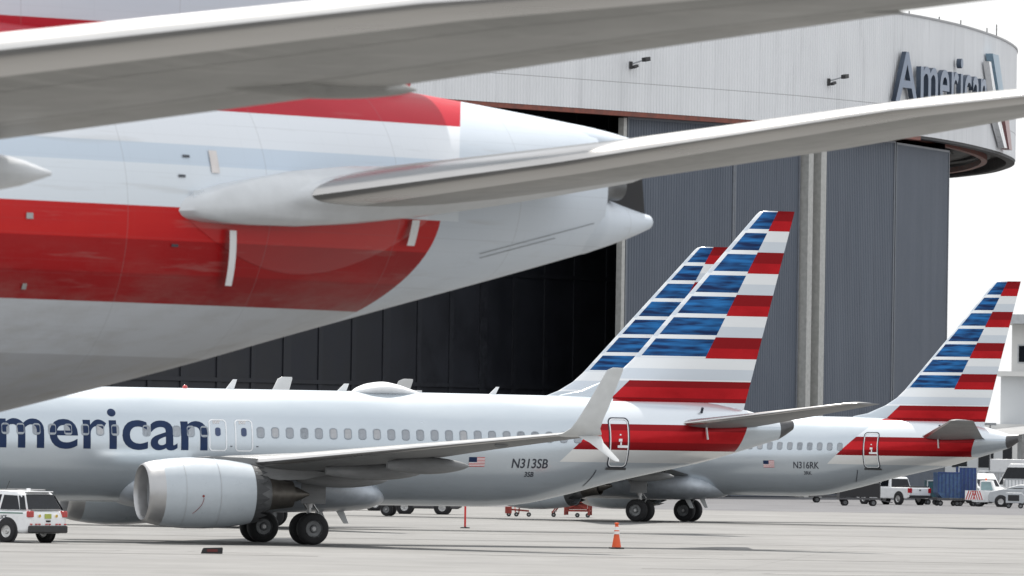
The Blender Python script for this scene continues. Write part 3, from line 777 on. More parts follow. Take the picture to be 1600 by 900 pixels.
    # cabin windows on the left skin
    zc = 3.92; xs_ = [8.65, 9.2, 9.78, 10.35, 10.93, 11.55, 12.1, 12.65, 13.8, 14.9, 15.42, 15.92] + [18.0 + .5405 * i for i in range(17)] + [27.2 + .5405 * i for i in range(6)]
    xs_ = [5.2 + .57 * i for i in range(6)] + xs_
    nn = F7.normal(20, zc); rx = math.atan2(nn.z, -nn.y)
    def rr(w2, h2, r_, y_, seg=5):
        p = []
        for cx, cz, a0 in ((w2 - r_, h2 - r_, 0), (-w2 + r_, h2 - r_, 90), (-w2 + r_, -h2 + r_, 180), (w2 - r_, -h2 + r_, 270)):
            for k_ in range(seg + 1): p.append((cx + r_ * math.cos(R(a0 + 90 * k_ / seg)), y_, cz + r_ * math.sin(R(a0 + 90 * k_ / seg))))
        return p
    o_, i_, i2 = rr(.150, .205, .11, -.004), rr(.125, .180, .095, -.016), rr(.112, .166, .085, -.004); n_ = len(o_)
    fr = pyd('window', o_ + i_ + i2, [(i, (i + 1) % n_, n_ + (i + 1) % n_, n_ + i) for i in range(n_)] + [(n_ + i, n_ + (i + 1) % n_, 2 * n_ + (i + 1) % n_, 2 * n_ + i) for i in range(n_)])
    pn = pyd('pane', rr(.115, .170, .085, -.006), [tuple(range(n_))])
    fr.materials.append(bpy.data.materials.get('window_frame') or M('window_frame', (.30, .335, .375), .4, .1)); pn.materials.append(MT['pane'])
    pn2 = pn.copy(); pn2.materials.clear(); pn2.materials.append(bpy.data.materials.get('half_shade') or M('half_shade', (.25, .275, .31), .2, coat=.3, var=.25, scale=9)); pn3 = pn.copy(); pn3.materials.clear(); pn3.materials.append(bpy.data.materials.get('pale_shade') or M('pale_shade', (.40, .41, .43), .3, var=.1, scale=9))
    for x_ in xs_:
        wo_ = link('window', fr, None, root, loc=(x_ - X0, F7.y(x_, zc), zc), rot=(-rx, 0, 0))
        link('pane', random.choice((pn, pn, pn, pn2, pn3)), None, wo_)
    # exits over the wing, rear door
    wl_ = bpy.data.materials.get('white_outline') or M('white_outline', (.82, .84, .86), .4)
    for xa in (16.09, 17.05):
        e = P('overwing_exit', F7.ring(xa, xa + .66, 3.24, 4.36, .14, .045, .012), wl_, False)
        pp = rr(.10, .15, .08, 0); link('pane', pyd('pane', F7.patch([(xa + .33 + q[0], 3.92 + q[2]) for q in pp], .012), [tuple(range(len(pp)))]), MT['bluepane'], e)
        bm = bmesh.new(); q = F7.patch([(xa + .78, 3.42)], .012)[0]; bar(bm, q, q + Vector((.07, -.005, 0)), .05, .03); link('latch_vent', bm_mesh(bm, 'latch'), MT['ink'], e)
        tm = F7.wrap_text(text_mesh('EXIT', .13, 0, .004), xa + .16, 4.21, .012); link('lettering', tm, bpy.data.materials.get('pale_print') or M('pale_print', (.66, .62, .60), .5), e)
    dr = P('rear_door', F7.ring(31.12, 31.94, 2.86, 4.66, .17, .05, .014), MT['ink'], False)
    link('door_edge', F7.ring(31.165, 31.895, 2.905, 4.615, .15, .035, .016), wl_, dr)
    for nm, xa, xb, za, zb in (('door_handle', 31.46, 31.86, 3.58, 3.67), ('handle_recess', 31.56, 31.62, 3.675, 3.78), ('door_vent', 31.5, 31.64, 3.80, 3.90), ('peep_window', 31.54, 31.60, 4.02, 4.07)):
        q = F7.patch([(xa, za), (xb, za), (xb, zb), (xa, zb)], .016); link(nm, pyd(nm, q, [(0, 1, 2, 3)]), wl_, dr)
    q = F7.patch([(31.1, 2.80), (31.96, 2.80), (31.94, 2.88), (31.12, 2.88)], .03); link('door_sill', pyd('sill', q, [(0, 1, 2, 3)]), MT['darkmetal'], dr)
    pts = [(30.72 - .30 * t_ ** 1.4, 2.78 - .60 * t_) for t_ in [i / 8 for i in range(9)]]
    q = F7.patch(pts + [(x_ + .035, z_) for x_, z_ in pts[::-1]], .012); P('door_scuff', pyd('scuff', q, [(i, i + 1, 16 - i, 17 - i) for i in range(8)]), MT['ink'], False)
    # lettering
    me = text_mesh('American', 2.14, 0, .022); vx = [v.co.x for v in me.vertices]
    mm = [v.co.x for v in text_mesh('A', 2.14, 0, .022).vertices]; aw = max(mm) + .10
    k_ = (16.03 - 8.45) / (max(vx) - aw)
    P('lettering', F7.wrap_text(me, 8.45 - aw * k_, 3.28, .010, k_), MT['navy'], False)
    # flag and registration
    fl = P('flag', pyd('flag', F7.patch([(25.78 + .6 * i / 6, 2.83 + .34 * j / 13) for j in range(14) for i in range(7)], .010), [(j * 7 + i, j * 7 + i + 1, j * 7 + i + 8, j * 7 + i + 7) for j in range(13) for i in range(6)]),
           [MT['white'], MT['red'], MT['navy']], False)
    for p_ in fl.data.polygons:
        j, i = divmod(p_.index, 6); p_.material_index = 2 if (j >= 6 and i < 3) else (1 if j % 2 == 0 else 0)
    # aerials, satcom dome, beacon
    for xa, h_, ch in ((17.35, .34, .30), (21.5, .26, .34), (27.25, .24, .24)):
        v = [(xa - .1, -.03, 5.42), (xa - .1 + ch, -.03, 5.42), (xa + .1 + ch * .75, -.012, 5.45 + h_), (xa + .12 + ch * .2, -.012, 5.45 + h_), (xa - .1, .03, 5.42), (xa - .1 + ch, .03, 5.42), (xa + .1 + ch * .75, .012, 5.45 + h_), (xa + .12 + ch * .2, .012, 5.45 + h_)]
        P('antenna', pyd('antenna', v, [(0, 1, 2, 3), (7, 6, 5, 4), (0, 4, 5, 1), (1, 5, 6, 2), (2, 6, 7, 3), (3, 7, 4, 0)]), MT['white'], False)
    dm = Fus([(21.95, 5.44, 5.36, .06), (22.2, 5.60, 5.30, .45), (22.6, 5.74, 5.28, .62), (23.1, 5.80, 5.28, .66), (23.6, 5.72, 5.28, .60), (24.1, 5.57, 5.28, .42), (24.5, 5.44, 5.36, .08)])
    P('satellite_dome', dm.mesh(.12, 36), MT['white'])
    P('beacon', lathe([(5.42, .10), (5.50, .09), (5.55, .05), (5.56, .005)], 'z', 14, (15.75, 0, 0)), MT['tail'])
    for xa, za in ((20.6, 1.12), (21.4, 1.15)):
        v = [(xa, -.02, za + .1), (xa + .3, -.02, za + .1), (xa + .52, -.015, za - .42), (xa + .34, -.015, za - .42), (xa, .02, za + .1), (xa + .3, .02, za + .1), (xa + .52, .015, za - .42), (xa + .34, .015, za - .42)]
        P('belly_aerial', pyd('antenna', v, [(0, 1, 2, 3), (7, 6, 5, 4), (0, 4, 5, 1), (1, 5, 6, 2), (2, 6, 7, 3), (3, 7, 4, 0)]), MT['wlet'], False)
    # tail drain mast and static bits
    bm = bmesh.new(); q = F7.patch([(35.0, 4.28)], 0)[0]; bar(bm, q + Vector((0, -.1, .1)), q + Vector((.05, -.14, -.36)), .10, .04); P('trim_gauge', bm_mesh(bm, 'g'), MT['white'], False)
    bm = bmesh.new(); tube(bm, (34.95, -.9, 4.9), (34.95, -1.0, 5.06), .05, n=8); P('tail_light', bm_mesh(bm, 'g'), MT['ink'], False)
    return root
def registration(root, reg, sub):
    me = text_mesh(reg, .47, 0, .006); vx = [v.co.x for v in me.vertices]; k_ = 1.40 / max(vx)
    o = link('registration', F7.wrap_text(me, 27.38, 2.81, .010, k_, .08), MT['ink'], root, loc=(-19.5, 0, 0))
    me = text_mesh(sub, .24, 0, .004); o2 = link('lettering', F7.wrap_text(me, 27.92, 2.50, .010, 1.0, .08), MT['ink'], root, loc=(-19.5, 0, 0))
def place_air(root, ox, oy, th):
    c_, s_ = math.cos(R(th)), math.sin(R(th)); root.location = (ox + c_ * 19.5, oy + s_ * 19.5, 0); root.rotation_euler = (0, 0, R(th))
pA = build_narrow('', '', 'silver airliner N313SB with split winglet, in front of the open hangar bay')
pB = copy_tree(pA); pC = copy_tree(pA)
pB['label'] = 'silver airliner N316RK farther off at right, tail towards the blue containers'
pC['label'] = 'airliner hidden behind N313SB, only its blue striped tail fin showing above'
registration(pA, 'N313SB', '3SB'); registration(pB, 'N316RK', '3RK'); registration(pC, 'N314SD', '3SD') if False else None
place_air(pA, -26.352, 295.687, 19.5); place_air(pB, -9.66, 438.6, -26); place_air(pC, -29.55, 362.5, 0)
pB.location.z = gz(431) + .004; pC.location.z = gz(362)

# ================================================================== WIDE-BODY AIRLINER (foreground)
FW = Fus([(0, 5.2, 4.9, .15), (1, 6.3, 4.0, 1.1), (3, 7.5, 3.1, 2.1), (6, 8.35, 2.6, 2.8), (10, 8.68, 2.48, 3.1), (48, 8.72, 2.48, 3.1), (54, 8.74, 2.62, 3.02), (58, 8.76, 3.08, 2.8), (62.8, 8.62, 3.98, 2.25), (65.4, 8.42, 4.51, 1.88), (67.0, 8.28, 4.87, 1.62), (69.2, 8.09, 5.35, 1.22), (71.46, 7.88, 5.84, .78), (72.62, 7.76, 6.10, .55)])
wide = empty('wide_body_airliner', (-50.531 + 37 * math.cos(PI / 4), 57.745 + 37 * math.sin(PI / 4), 0), PI / 4, 'large airliner filling the left foreground, red banded rear fuselage under two silver wings', 'airliner')
def W(name, me, mat, sm=True, parent=wide, ang=40):
    if sm: smooth(me, ang)
    return link(name, me, mat, parent, loc=(-37, 0, 0) if parent is wide else None)
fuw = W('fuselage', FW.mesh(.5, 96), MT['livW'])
W('tail_spike', Fus([(72.0, 6.6, 6.05, .36), (72.62, 7.02, 6.10, .50), (72.85, 6.90, 6.155, .44), (73.2, 6.80, 6.245, .34), (73.6, 6.71, 6.36, .22), (73.9, 6.65, 6.46, .12)]).mesh(.1, 32), MT['livW'])
W('tail_cap', Fus([(72.0, 7.82, 7.1, .42), (72.62, 7.76, 7.22, .36), (73.1, 7.70, 7.26, .26), (73.6, 7.62, 7.28, .15)]).mesh(.1, 28), MT['livW'])
W('tail_blade', prism([(72.60, 7.70), (73.70, 7.56), (73.82, 6.62), (72.6, 6.6)], -.05, .25), MT['black'], False)
W('exhaust_pipe', lathe([(72.4, .19), (73.0, .175), (73.0, .15), (72.5, .14), (72.5, .01)], 'x', 28, (0, -.34, 6.98)), MT['rim'])
out = [(59.5, 8.7), (61.5, 9.0), (62.4, 9.5)]
secs = []
for i, z in enumerate([8.0, 8.4, 8.8, 9.2, 9.6] + [9.6 + 8.9 * k / 8 for k in range(1, 9)]):
    l = 58.6 + max(0, z - 8.0) * 1.9 if z <= 9.6 else 61.64 + (z - 9.6) * .90
    t_ = 69.55 + (z - 8.0) * .32; ch = t_ - l; secs.append(((l, 0, z), ch, (.75 - .045 * (z - 8)) / ch, (0, 1, 0), 0))
W('fin', wing_mesh(secs), MT['livW'])
UP = (0, 0, 1)
MT['fairW'] = M('fairing_paint', (.58, .60, .62), .33, coat=.4, var=.06)
for side in (-1, 1):
    mk = (lambda me: me) if side < 0 else mirror_y
    ws = [((23.2, -2.4, 3.55), 14.0, .13, UP, 2), ((24.6, -3.1, 3.7), 12.6, .13, UP, 2), ((29.2, -10.0, 4.75), 8.4, .115, UP, 1), ((38.8, -25.0, 6.56), 4.75, .098, UP, .5), ((41.4, -29.0, 7.10), 3.72, .095, UP, .5), ((43.6, -31.0, 7.36), 2.45, .09, UP, 1), ((46.0, -32.4, 7.50), 1.1, .085, UP, 0)]
    wg = W('wing', mk(wing_mesh(ws, le_mat=.13, sub=6)), [MT['wingW'], MT['silver']])
    for fx, wd_ in ((.245, .010), (.735, .025)):
        link('panel_seam', mk(seam_mesh(ws[2:], fx, wd_)), MT['seam'], wg)
    # control surfaces hung under the trailing edge with a visible gap line
    for (ya, yb, k0) in ((11.0, 20.4, .74), (20.7, 30.2, .77)):
        secs = []
        for k in range(5):
            yy = ya + (yb - ya) * k / 4
            i = max(j for j in range(len(ws) - 1) if -ws[j][0][1] <= yy); t = (yy + ws[i][0][1]) / (-ws[i + 1][0][1] + ws[i][0][1])
            le = Vector(ws[i][0]).lerp(Vector(ws[i + 1][0]), t); ch = ws[i][1] + (ws[i + 1][1] - ws[i][1]) * t
            secs.append(((le.x + ch * k0, -yy, le.z - ch * .016), ch * (1.012 - k0), .08, UP, .8))
        link('trailing_flap', smooth(mk(wing_mesh(secs))), MT['wingW'], wg)
    for (yy, x0, x1, z0, z1, w2, h2) in ((14.2, 33.0, 39.8, 4.7, 4.72, .42, .55), (18.2, 34.6, 40.6, 4.95, 5.08, .36, .42), (22.7, 37.8, 43.2, 5.84, 5.90, .26, .31), (25.9, 42.0, 44.4, 6.60, 6.60, .12, .12)):
        link('flap_fairing', smooth(mk(canoe(x0, x1, -yy, z0, z1, w2, h2))), MT['fairW'] if yy < 24 else MT['wingW'], wg)
    ts = [((64.1, -.9, 6.36), 7.6, .078, UP, -4.6), ((65.25, -2.2, 6.55), 6.5, .080, UP, -4.6), ((67.2, -4.9, 7.03), 5.2, .078, UP, -4), ((69.6, -8.2, 7.70), 3.6, .075, UP, -3.2), ((71.5, -10.6, 8.06), 2.3, .07, UP, -3), ((72.2, -10.8, 8.08), 1.4, .05, UP, -3)]
    tpo = W('tailplane', mk(wing_mesh(ts, le_mat=.12, sub=6)), [MT['wingW'], MT['silver2']])
    for fx, wd_ in ((.30, .008), (.66, .016)):
        link('panel_seam', mk(seam_mesh(ts[1:5], fx, wd_)), MT['seam'], tpo)
    # root fairing: rounded nose that blends the leading edge into the body
    fv = [((63.5, -1.75, 6.36), 7.7, .062, UP, -4.2), ((63.58, -2.05, 6.37), 7.6, .080, UP, -4.2), ((63.9, -2.25, 6.39), 7.2, .094, UP, -4.3), ((64.6, -2.38, 6.45), 6.6, .092, UP, -4.4), ((65.2, -2.46, 6.54), 6.2, .086, UP, -4.6), ((65.46, -2.54, 6.602), 6.05, .083, UP, -4.6)]
    W('tailplane_root_fairing', mk(wing_mesh(fv, sub=4)), MT['fairW'])
    ey, ez = side * 9.6, 2.75
    en = W('engine_nacelle', lathe([(20.6, 1.62), (20.3, 1.72), (20.6, 1.85), (22.5, 1.97), (25, 1.9), (26.3, 1.7), (26.3, 1.6), (24, 1.6)], 'x', 40, (0, ey, ez)), MT['white'])
    link('core_nozzle', smooth(lathe([(24.5, 1.5), (26.3, 1.1), (28, .8), (28, .7), (29, .1)], 'x', 30, (0, ey, ez))), MT['hot'], en)
    link('fan', lathe([(21.4, .02), (21.8, .5), (21.9, 1.6)], 'x', 30, (0, ey, ez)), MT['darkmetal'], en)
    link('pylon', prism([(22, 4.6), (27, 4.95), (31, 4.7), (29, 3.9), (26, 3.5)], ey - .3, ey + .3), MT['wingW'], en)
    bm = bmesh.new(); gy = side * 5.5; tube(bm, (37, gy, .66), (37, gy, 4.0), .22); tube(bm, (35.5, gy, .66), (38.5, gy, .66), .15); tube(bm, (37, gy, 2), (36, gy - side * 2, 3.2), .1)
    gr = W('main_gear', bm_mesh(bm, 'gear'), MT['steel'], ang=30)
    for xx_ in (35.55, 37, 38.45):
        for dy in (-.7, .7): wheel(gr, xx_, gy + dy, .665, .665, .5, None)
bm = bmesh.new(); tube(bm, (5.9, 0, .54), (5.9, 0, 3.0), .13); tube(bm, (5.9, -.5, .54), (5.9, .5, .54), .08)
gr = W('nose_gear', bm_mesh(bm, 'gear'), MT['steel'], ang=30)
for dy in (-.35, .35): wheel(gr, 5.9, dy, .54, .54, .36, None)
W('belly_fairing', Fus([(20, 3.4, 2.6, 1.0), (24, 3.9, 2.1, 3.2), (37, 3.9, 2.0, 3.3), (42, 3.4, 2.3, 2.6), (45, 2.9, 2.6, .6)]).mesh(.8, 40), MT['fairW'])
# small skin fittings by the tailplane
def skinq(name, x0, x1, z0, z1, mat, off=.012, sl=0.0):
    q = []
    for k in range(7):
        t = k / 6; z = z0 + (z1 - z0) * t; q += FW.patch([(x0 + sl * t, z), (x1 + sl * t, z)], off)
    return W(name, pyd(name, q, [(2 * k, 2 * k + 1, 2 * k + 3, 2 * k + 2) for k in range(6)]), mat, False)
def seal_plate():
    v, f = [], []; nu, nv_ = 24, 8
    for i in range(nu + 1):
        u = i / nu; x = 63.9 + 4.75 * u; zl = 6.42 - .78 * math.sin(PI * min(1, u * .93 + .04)) ** .8 + .10 * u
        for j in range(nv_ + 1):
            w_ = j / nv_; z = zl + (6.62 + .1 * u - zl) * w_
            v.append(FW.patch([(x, z)], .006 + .07 * w_)[0])
    for i in range(nu):
        for j in range(nv_): f.append((i * (nv_ + 1) + j, (i + 1) * (nv_ + 1) + j, (i + 1) * (nv_ + 1) + j + 1, i * (nv_ + 1) + j + 1))
    m = MT['livW'].copy(); m.name = 'seal_plate_livery'; b = m.node_tree.nodes['Principled BSDF']
    b.inputs['Coat Weight'].default_value = .5; b.inputs['Coat Roughness'].default_value = .25
    return W('seal_plate', pyd('seal_plate', v, f), m)
seal_plate()
skinq('trim_gauge', 64.68, 64.81, 5.55, 6.18, MT['white'], .10, -.12)
skinq('trim_gauge', 68.20, 68.36, 6.12, 6.42, MT['white'], .09, .02)
skinq('trim_gauge', 64.35, 64.5, 6.85, 7.12, bpy.data.materials['pale_print'], .014)
for (xx_, zz_) in ((63.85, 7.02), (63.72, 6.78), (63.6, 5.95)):
    skinq('static_port', xx_, xx_ + .13, zz_, zz_ + .03, MT['ink'])
skinq('drain_plate', 60.95, 61.07, 6.2, 6.27, MT['steel']); skinq('drain_plate', 61.0, 61.08, 5.38, 5.45, MT['steel'])
for zz_, xa, xb in ((6.32, 70.0, 72.4), (6.27, 70.05, 71.6)):
    pts = [(xa + (xb - xa) * i / 10, zz_ - .28 + .19 * (xb - xa) * i / 10) for i in range(11)]
    q = FW.patch(pts, .01) + FW.patch([(x_, z_ + .007) for x_, z_ in pts], .01); W('access_seam', pyd('seam', q, [(i, i + 1, 12 + i, 11 + i) for i in range(10)]), MT['ink'], False)

# ================================================================== VEHICLES
def carwheel(parent, x, y, r, wd):
    ty = wheel(parent, x, y, r, r, wd, None, 'alloy'); return ty
def vehicle(name, label, cat, loc, rz, lower, upper, hw, roofw, paint, wheels, wr, wins, lights=(), group=None, bv=.07):
    """x forward; lower/upper are (x,z) outlines; roofw = half width at roof"""
    root = empty(name, loc, rz, label, cat, group)
    zs = [q[1] for q in lower]; lo_me = prism(lower, -hw, hw)
    smooth(bevel(link('body', lo_me, paint, root), bv, 4).data, 50)
    if upper:
        zb = min(q[1] for q in upper); zt = max(q[1] for q in upper); n = len(upper)
        wy = lambda z: hw * .97 + (roofw - hw * .97) * (z - zb) / (zt - zb)
        v = [(x, -wy(z), z) for x, z in upper] + [(x, wy(z), z) for x, z in upper]
        f = [tuple(range(n))[::-1], tuple(range(n, 2 * n))] + [(i, (i + 1) % n, n + (i + 1) % n, n + i) for i in range(n)]
        smooth(bevel(link('cabin', pyd('cabin', v, f), paint, root), bv * .85, 4).data, 50)
        for poly in wins.get('side', ()):
            for sd in (-1, 1):
                q = [(x, sd * (wy(z) + .012), z) for x, z in poly]
                link('side_window', pyd('sw', q, [tuple(range(len(q)))]), MT['glass'], root)
        for nm, (xa, za, xb, zc_) in wins.get('end', {}).items():
            s_ = 1 if nm == 'windscreen' else -1
            q = [(xa + s_ * .015, -wy(za) + .1, za), (xa + s_ * .015, wy(za) - .1, za), (xb + s_ * .015, wy(zc_) - .09, zc_), (xb + s_ * .015, -wy(zc_) + .09, zc_)]
            link(nm, pyd(nm, q, [(0, 1, 2, 3)]), MT['glass'], root)
    for wx in wheels:
        for sd in (-1, 1):
            arch = lathe([(0, wr * 1.22), (sd * .006, wr * 1.22), (sd * .006, wr * .5)], 'y', 28, (wx, sd * (hw + .003), wr * 1.02))
            link('wheel_arch', arch, MT['black'], root)
            carwheel(root, wx, sd * (hw - .04), wr, .24)
    return root
def put(root, name, bm, mat): return link(name, bm_mesh(bm, name), mat, root)
# white patrol SUV at the left edge, seen from behind
suv_lo = [(-2.45, .38), (-2.50, .62), (-2.46, .95), (-2.36, 1.12), (.95, 1.12), (1.5, 1.06), (2.25, .95), (2.42, .75), (2.44, .42), (2.2, .32), (-2.2, .32)]
suv_up = [(-2.34, 1.10), (-2.05, 1.68), (-1.9, 1.76), (-.5, 1.80), (.2, 1.74), (1.05, 1.10)]
SUVW = (-17.75, 294.2, 0)
suv = vehicle('patrol_suv', 'white patrol SUV with red tail lights, parked at the left edge', 'suv', SUVW, R(141), suv_lo, suv_up, .98, .74, MT['white'], (-1.5, 1.45), .39,
              {'side': [[(-2.02, 1.14), (-1.12, 1.14), (-1.16, 1.64), (-1.78, 1.62)], [(-1.02, 1.14), (-.15, 1.14), (-.18, 1.68), (-1.06, 1.65)], [(-.06, 1.14), (.86, 1.14), (.22, 1.64), (-.08, 1.68)]],
               'end': {'rear_window': (-2.31, 1.15, -2.06, 1.66), 'windscreen': (.98, 1.16, .28, 1.68)}}, bv=.13)
for sd in (-1, 1):
    bm = bmesh.new(); box(bm, -.98, .92, sd * .99 - .015, sd * .99 + .015, .32, .50); put(suv, 'sill_cladding', bm, MT['blackplastic'])
    link('quarter_glass', pyd('qg', [(-2.33, sd * .955, 1.14), (-2.06, sd * .965, 1.14), (-1.84, sd * .80, 1.62), (-2.08, sd * .775, 1.63)], [(0, 1, 2, 3)]), MT['glass'], suv)
bm = bmesh.new(); box(bm, -2.56, -2.40, -.96, .96, .34, .60); bevel(put(suv, 'bumper', bm, MT['blackplastic']), .05)
for sd in (-1, 1):
    bm = bmesh.new(); box(bm, -2.515, -2.36, sd * .74 if sd > 0 else -.985, .985 if sd > 0 else -.74, .88, 1.10); bevel(put(suv, 'tail_light', bm, MT['tail']), .03)
    bm = bmesh.new(); box(bm, -1.7, .1, sd * .70 - .02, sd * .70 + .02, 1.80, 1.84); put(suv, 'roof_rail', bm, MT['steel'])
bm = bmesh.new(); box(bm, -2.50, -2.475, -.16, .16, .84, 1.0); put(suv, 'license_plate', bm, MT['plate'])
bm = bmesh.new(); box(bm, -2.52, -2.48, -.10, .10, .72, .78); put(suv, 'tailgate_handle', bm, MT['black'])
for i, y0 in enumerate((-.9, -.62, -.46, -.1, .06, .42, .58, .84)):
    bm = bmesh.new(); box(bm, -2.535, -2.50, y0, y0 + .09, .625, .665); put(suv, 'reflector', bm, MT['red'])
bm = bmesh.new(); box(bm, -2.16, -1.86, -.62, .62, 1.735, 1.775); bevel(put(suv, 'roof_spoiler', bm, MT['white']), .015)
bm = bmesh.new(); box(bm, -2.385, -2.34, -.72, .72, 1.125, 1.165); put(suv, 'rear_trim', bm, MT['steel'])
for y0 in (-.42, .44):
    me = lathe([(-2.515, .055), (-2.50, .055), (-2.50, .005)], 'x', 8, (0, y0, .93)); link('crest', me, MT['yellow'], suv)
bm = bmesh.new(); bar(bm, (-.6, .1, 1.80), (-.78, .1, 2.12), .018); put(suv, 'antenna', bm, MT['black'])
bm = bmesh.new(); box(bm, -1.62, -1.5, -.04, .04, 1.79, 1.87); put(suv, 'antenna_fin', bm, MT['white'])
for sd in (-1, 1):
    bm = bmesh.new(); box(bm, -2.2, 2.0, sd * .983 - .004, sd * .983 + .004, 1.00, 1.04); put(suv, 'side_stripe', bm, M('green_stripe', (.05, .16, .12), .4) if sd < 0 else bpy.data.materials['green_stripe'])
me = text_mesh('POLICE', .17, 0, .004)
for v in me.vertices: v.co = Vector((-1.0 - v.co.x * -1 - 1.4 + .5, .992, .80 + v.co.y))
me2 = text_mesh('POLICE', .17, 0, .004)
for v in me2.vertices: v.co = Vector((-1.35 - v.co.x + .45, .992, .82 + v.co.y))
link('lettering', me2, MT['ink'], suv); bpy.data.meshes.remove(me)

VD = 585.0
def gpos(px, D): return ((px + .0157 * 95 - 800) / FPX * D, D, gz(D))
def van(name, label, cat, px, D, rz, hgt=2.2, L=5.0, paint=None, group=None):
    lo = [(-L / 2, .4), (-L / 2 - .02, 1.1), (-L / 2 + .03, 1.25), (L / 2 - 1.0, 1.25), (L / 2 - .1, 1.05), (L / 2, .8), (L / 2, .4), (L / 2 - .2, .3), (-L / 2 + .2, .3)]
    up = [(-L / 2 + .03, 1.23), (-L / 2 + .12, hgt - .1), (-L / 2 + .3, hgt), (L / 2 - 2.1, hgt), (L / 2 - 1.0, 1.23)]
    zt = hgt - .28
    return vehicle(name, label, cat, gpos(px, D), rz, lo, up, .95, .82, paint or MT['white'], (-L / 2 + 1.0, L / 2 - .9), .37,
                   {'side': [[(-L / 2 + .3, 1.32), (-.4, 1.32), (-.4, zt), (-L / 2 + .36, zt)], [(-.25, 1.32), (L / 2 - 1.25, 1.32), (L / 2 - 1.9, zt), (-.25, zt)]],
                    'end': {'windscreen': (L / 2 - 1.05, 1.30, L / 2 - 2.03, hgt - .1), 'rear_window': (-L / 2 + .05, 1.35, -L / 2 + .11, zt)}}, group=group)
# pickup truck
pk_lo = [(-2.9, .55), (-2.9, 1.12), (-2.85, 1.22), (1.2, 1.22), (2.5, 1.14), (2.85, 1.0), (2.9, .5), (2.6, .42), (-2.6, .45)]
pk_up = [(-.85, 1.2), (-.7, 1.85), (-.55, 1.93), (.45, 1.93), (.65, 1.86), (1.35, 1.2)]
pk = vehicle('pickup_truck', 'white pickup truck with red tail light beside the blue containers', 'pickup', gpos(1398, 590), R(128), pk_lo, pk_up, .98, .78, MT['white'], (-1.8, 1.85), .43,
             {'side': [[(-.62, 1.27), (.2, 1.27), (.2, 1.80), (-.55, 1.80)], [(.28, 1.27), (1.2, 1.27), (.62, 1.80), (.28, 1.80)]], 'end': {'windscreen': (1.3, 1.26, .66, 1.84), 'rear_window': (-.84, 1.28, -.72, 1.8)}})
for sd in (-1, 1):
    bm = bmesh.new(); box(bm, -2.93, -2.75, sd * .74 if sd > 0 else -.99, .99 if sd > 0 else -.74, .85, 1.18); put(pk, 'tail_light', bm, MT['tail'])
bm = bmesh.new(); box(bm, -3.05, -2.8, -.95, .95, .50, .68); put(pk, 'bumper', bm, MT['blackplastic'])
bm = bmesh.new(); box(bm, -2.8, -.95, -.88, .88, 1.215, 1.30); put(pk, 'bed_cover', bm, MT['blackplastic'])
bm = bmesh.new(); box(bm, -2.93, -2.89, -.07, .07, 1.0, 1.08); put(pk, 'tailgate_handle', bm, MT['black'])
# container dollies with containers
def container(label, px, D, rz, wd, dp, h, mat, rib, cut=.35):
    root = empty('cargo_container', gpos(px, D), rz, label, 'container', 'cargo containers'); z0 = .55
    prof = [(-wd / 2, z0 + .35), (-wd / 2, z0 + h), (wd / 2, z0 + h), (wd / 2, z0), (-wd / 2 + cut, z0)]
    body = link('shell', prism(prof, -dp / 2, dp / 2), mat, root)
    nr = int(wd / .24)
    for i in range(1, nr):
        x = -wd / 2 + wd * i / nr; bm = bmesh.new(); box(bm, x - .03, x + .03, -dp / 2 - .035, -dp / 2 - .001, z0 + (.4 if x < -wd / 2 + cut + .05 else .06), z0 + h - .06); put(root, 'rib', bm, rib)
    bm = bmesh.new()
    for (xa, xb, za, zb) in ((-wd / 2, wd / 2, z0 + h - .05, z0 + h + .03), (wd / 2 - .06, wd / 2 + .012, z0, z0 + h - .06), (-wd / 2 - .012, -wd / 2 + .06, z0 + .4, z0 + h - .06)): box(bm, xa, xb, -dp / 2 - .045, -dp / 2 + .02, za, zb)
    put(root, 'edge_frame', bm, MT['greypaint'] if rib is not MT['blue'] else rib)
    bm = bmesh.new(); box(bm, -wd / 2 - .05, wd / 2 + .05, -dp / 2, dp / 2, .38, .53); put(root, 'dolly_deck', bm, MT['darkmetal'])
    for sx in (-1, 1):
        for sy in (-1, 1): wheel(root, sx * wd * .36, sy * dp * .36, .19, .19, .12, None)
    return root
container('bright blue ribbed container, tallest of the row by the striped tug', 1513, 588, R(4), 1.30, 1.5, 2.15, MT['blue'], MT['blue2'], .05)
container('faded blue container with pale patches, left of the bright blue one', 1483, 586, R(10), 1.62, 1.5, 1.75, MT['blue2'], MT['blue'], .3)
container('low teal covered container right beside the white pickup', 1459, 596, R(5), .85, 1.4, 1.15, MT['teal'], MT['teal'], .05)
container('pale grey container behind the tug, nearer the terminal', 1563, 640, R(6), 1.7, 1.5, 1.7, MT['greypaint'], MT['steel'], .3)
container('dark green container in the far row beside the bus', 1548, 652, R(-5), 1.5, 1.5, 1.6, MT['teal'], MT['blue2'], .3)
container('low white container between the bus and the silver car', 1588, 606, R(2), 1.5, 1.4, 1.3, MT['white'], MT['greypaint'], .3)
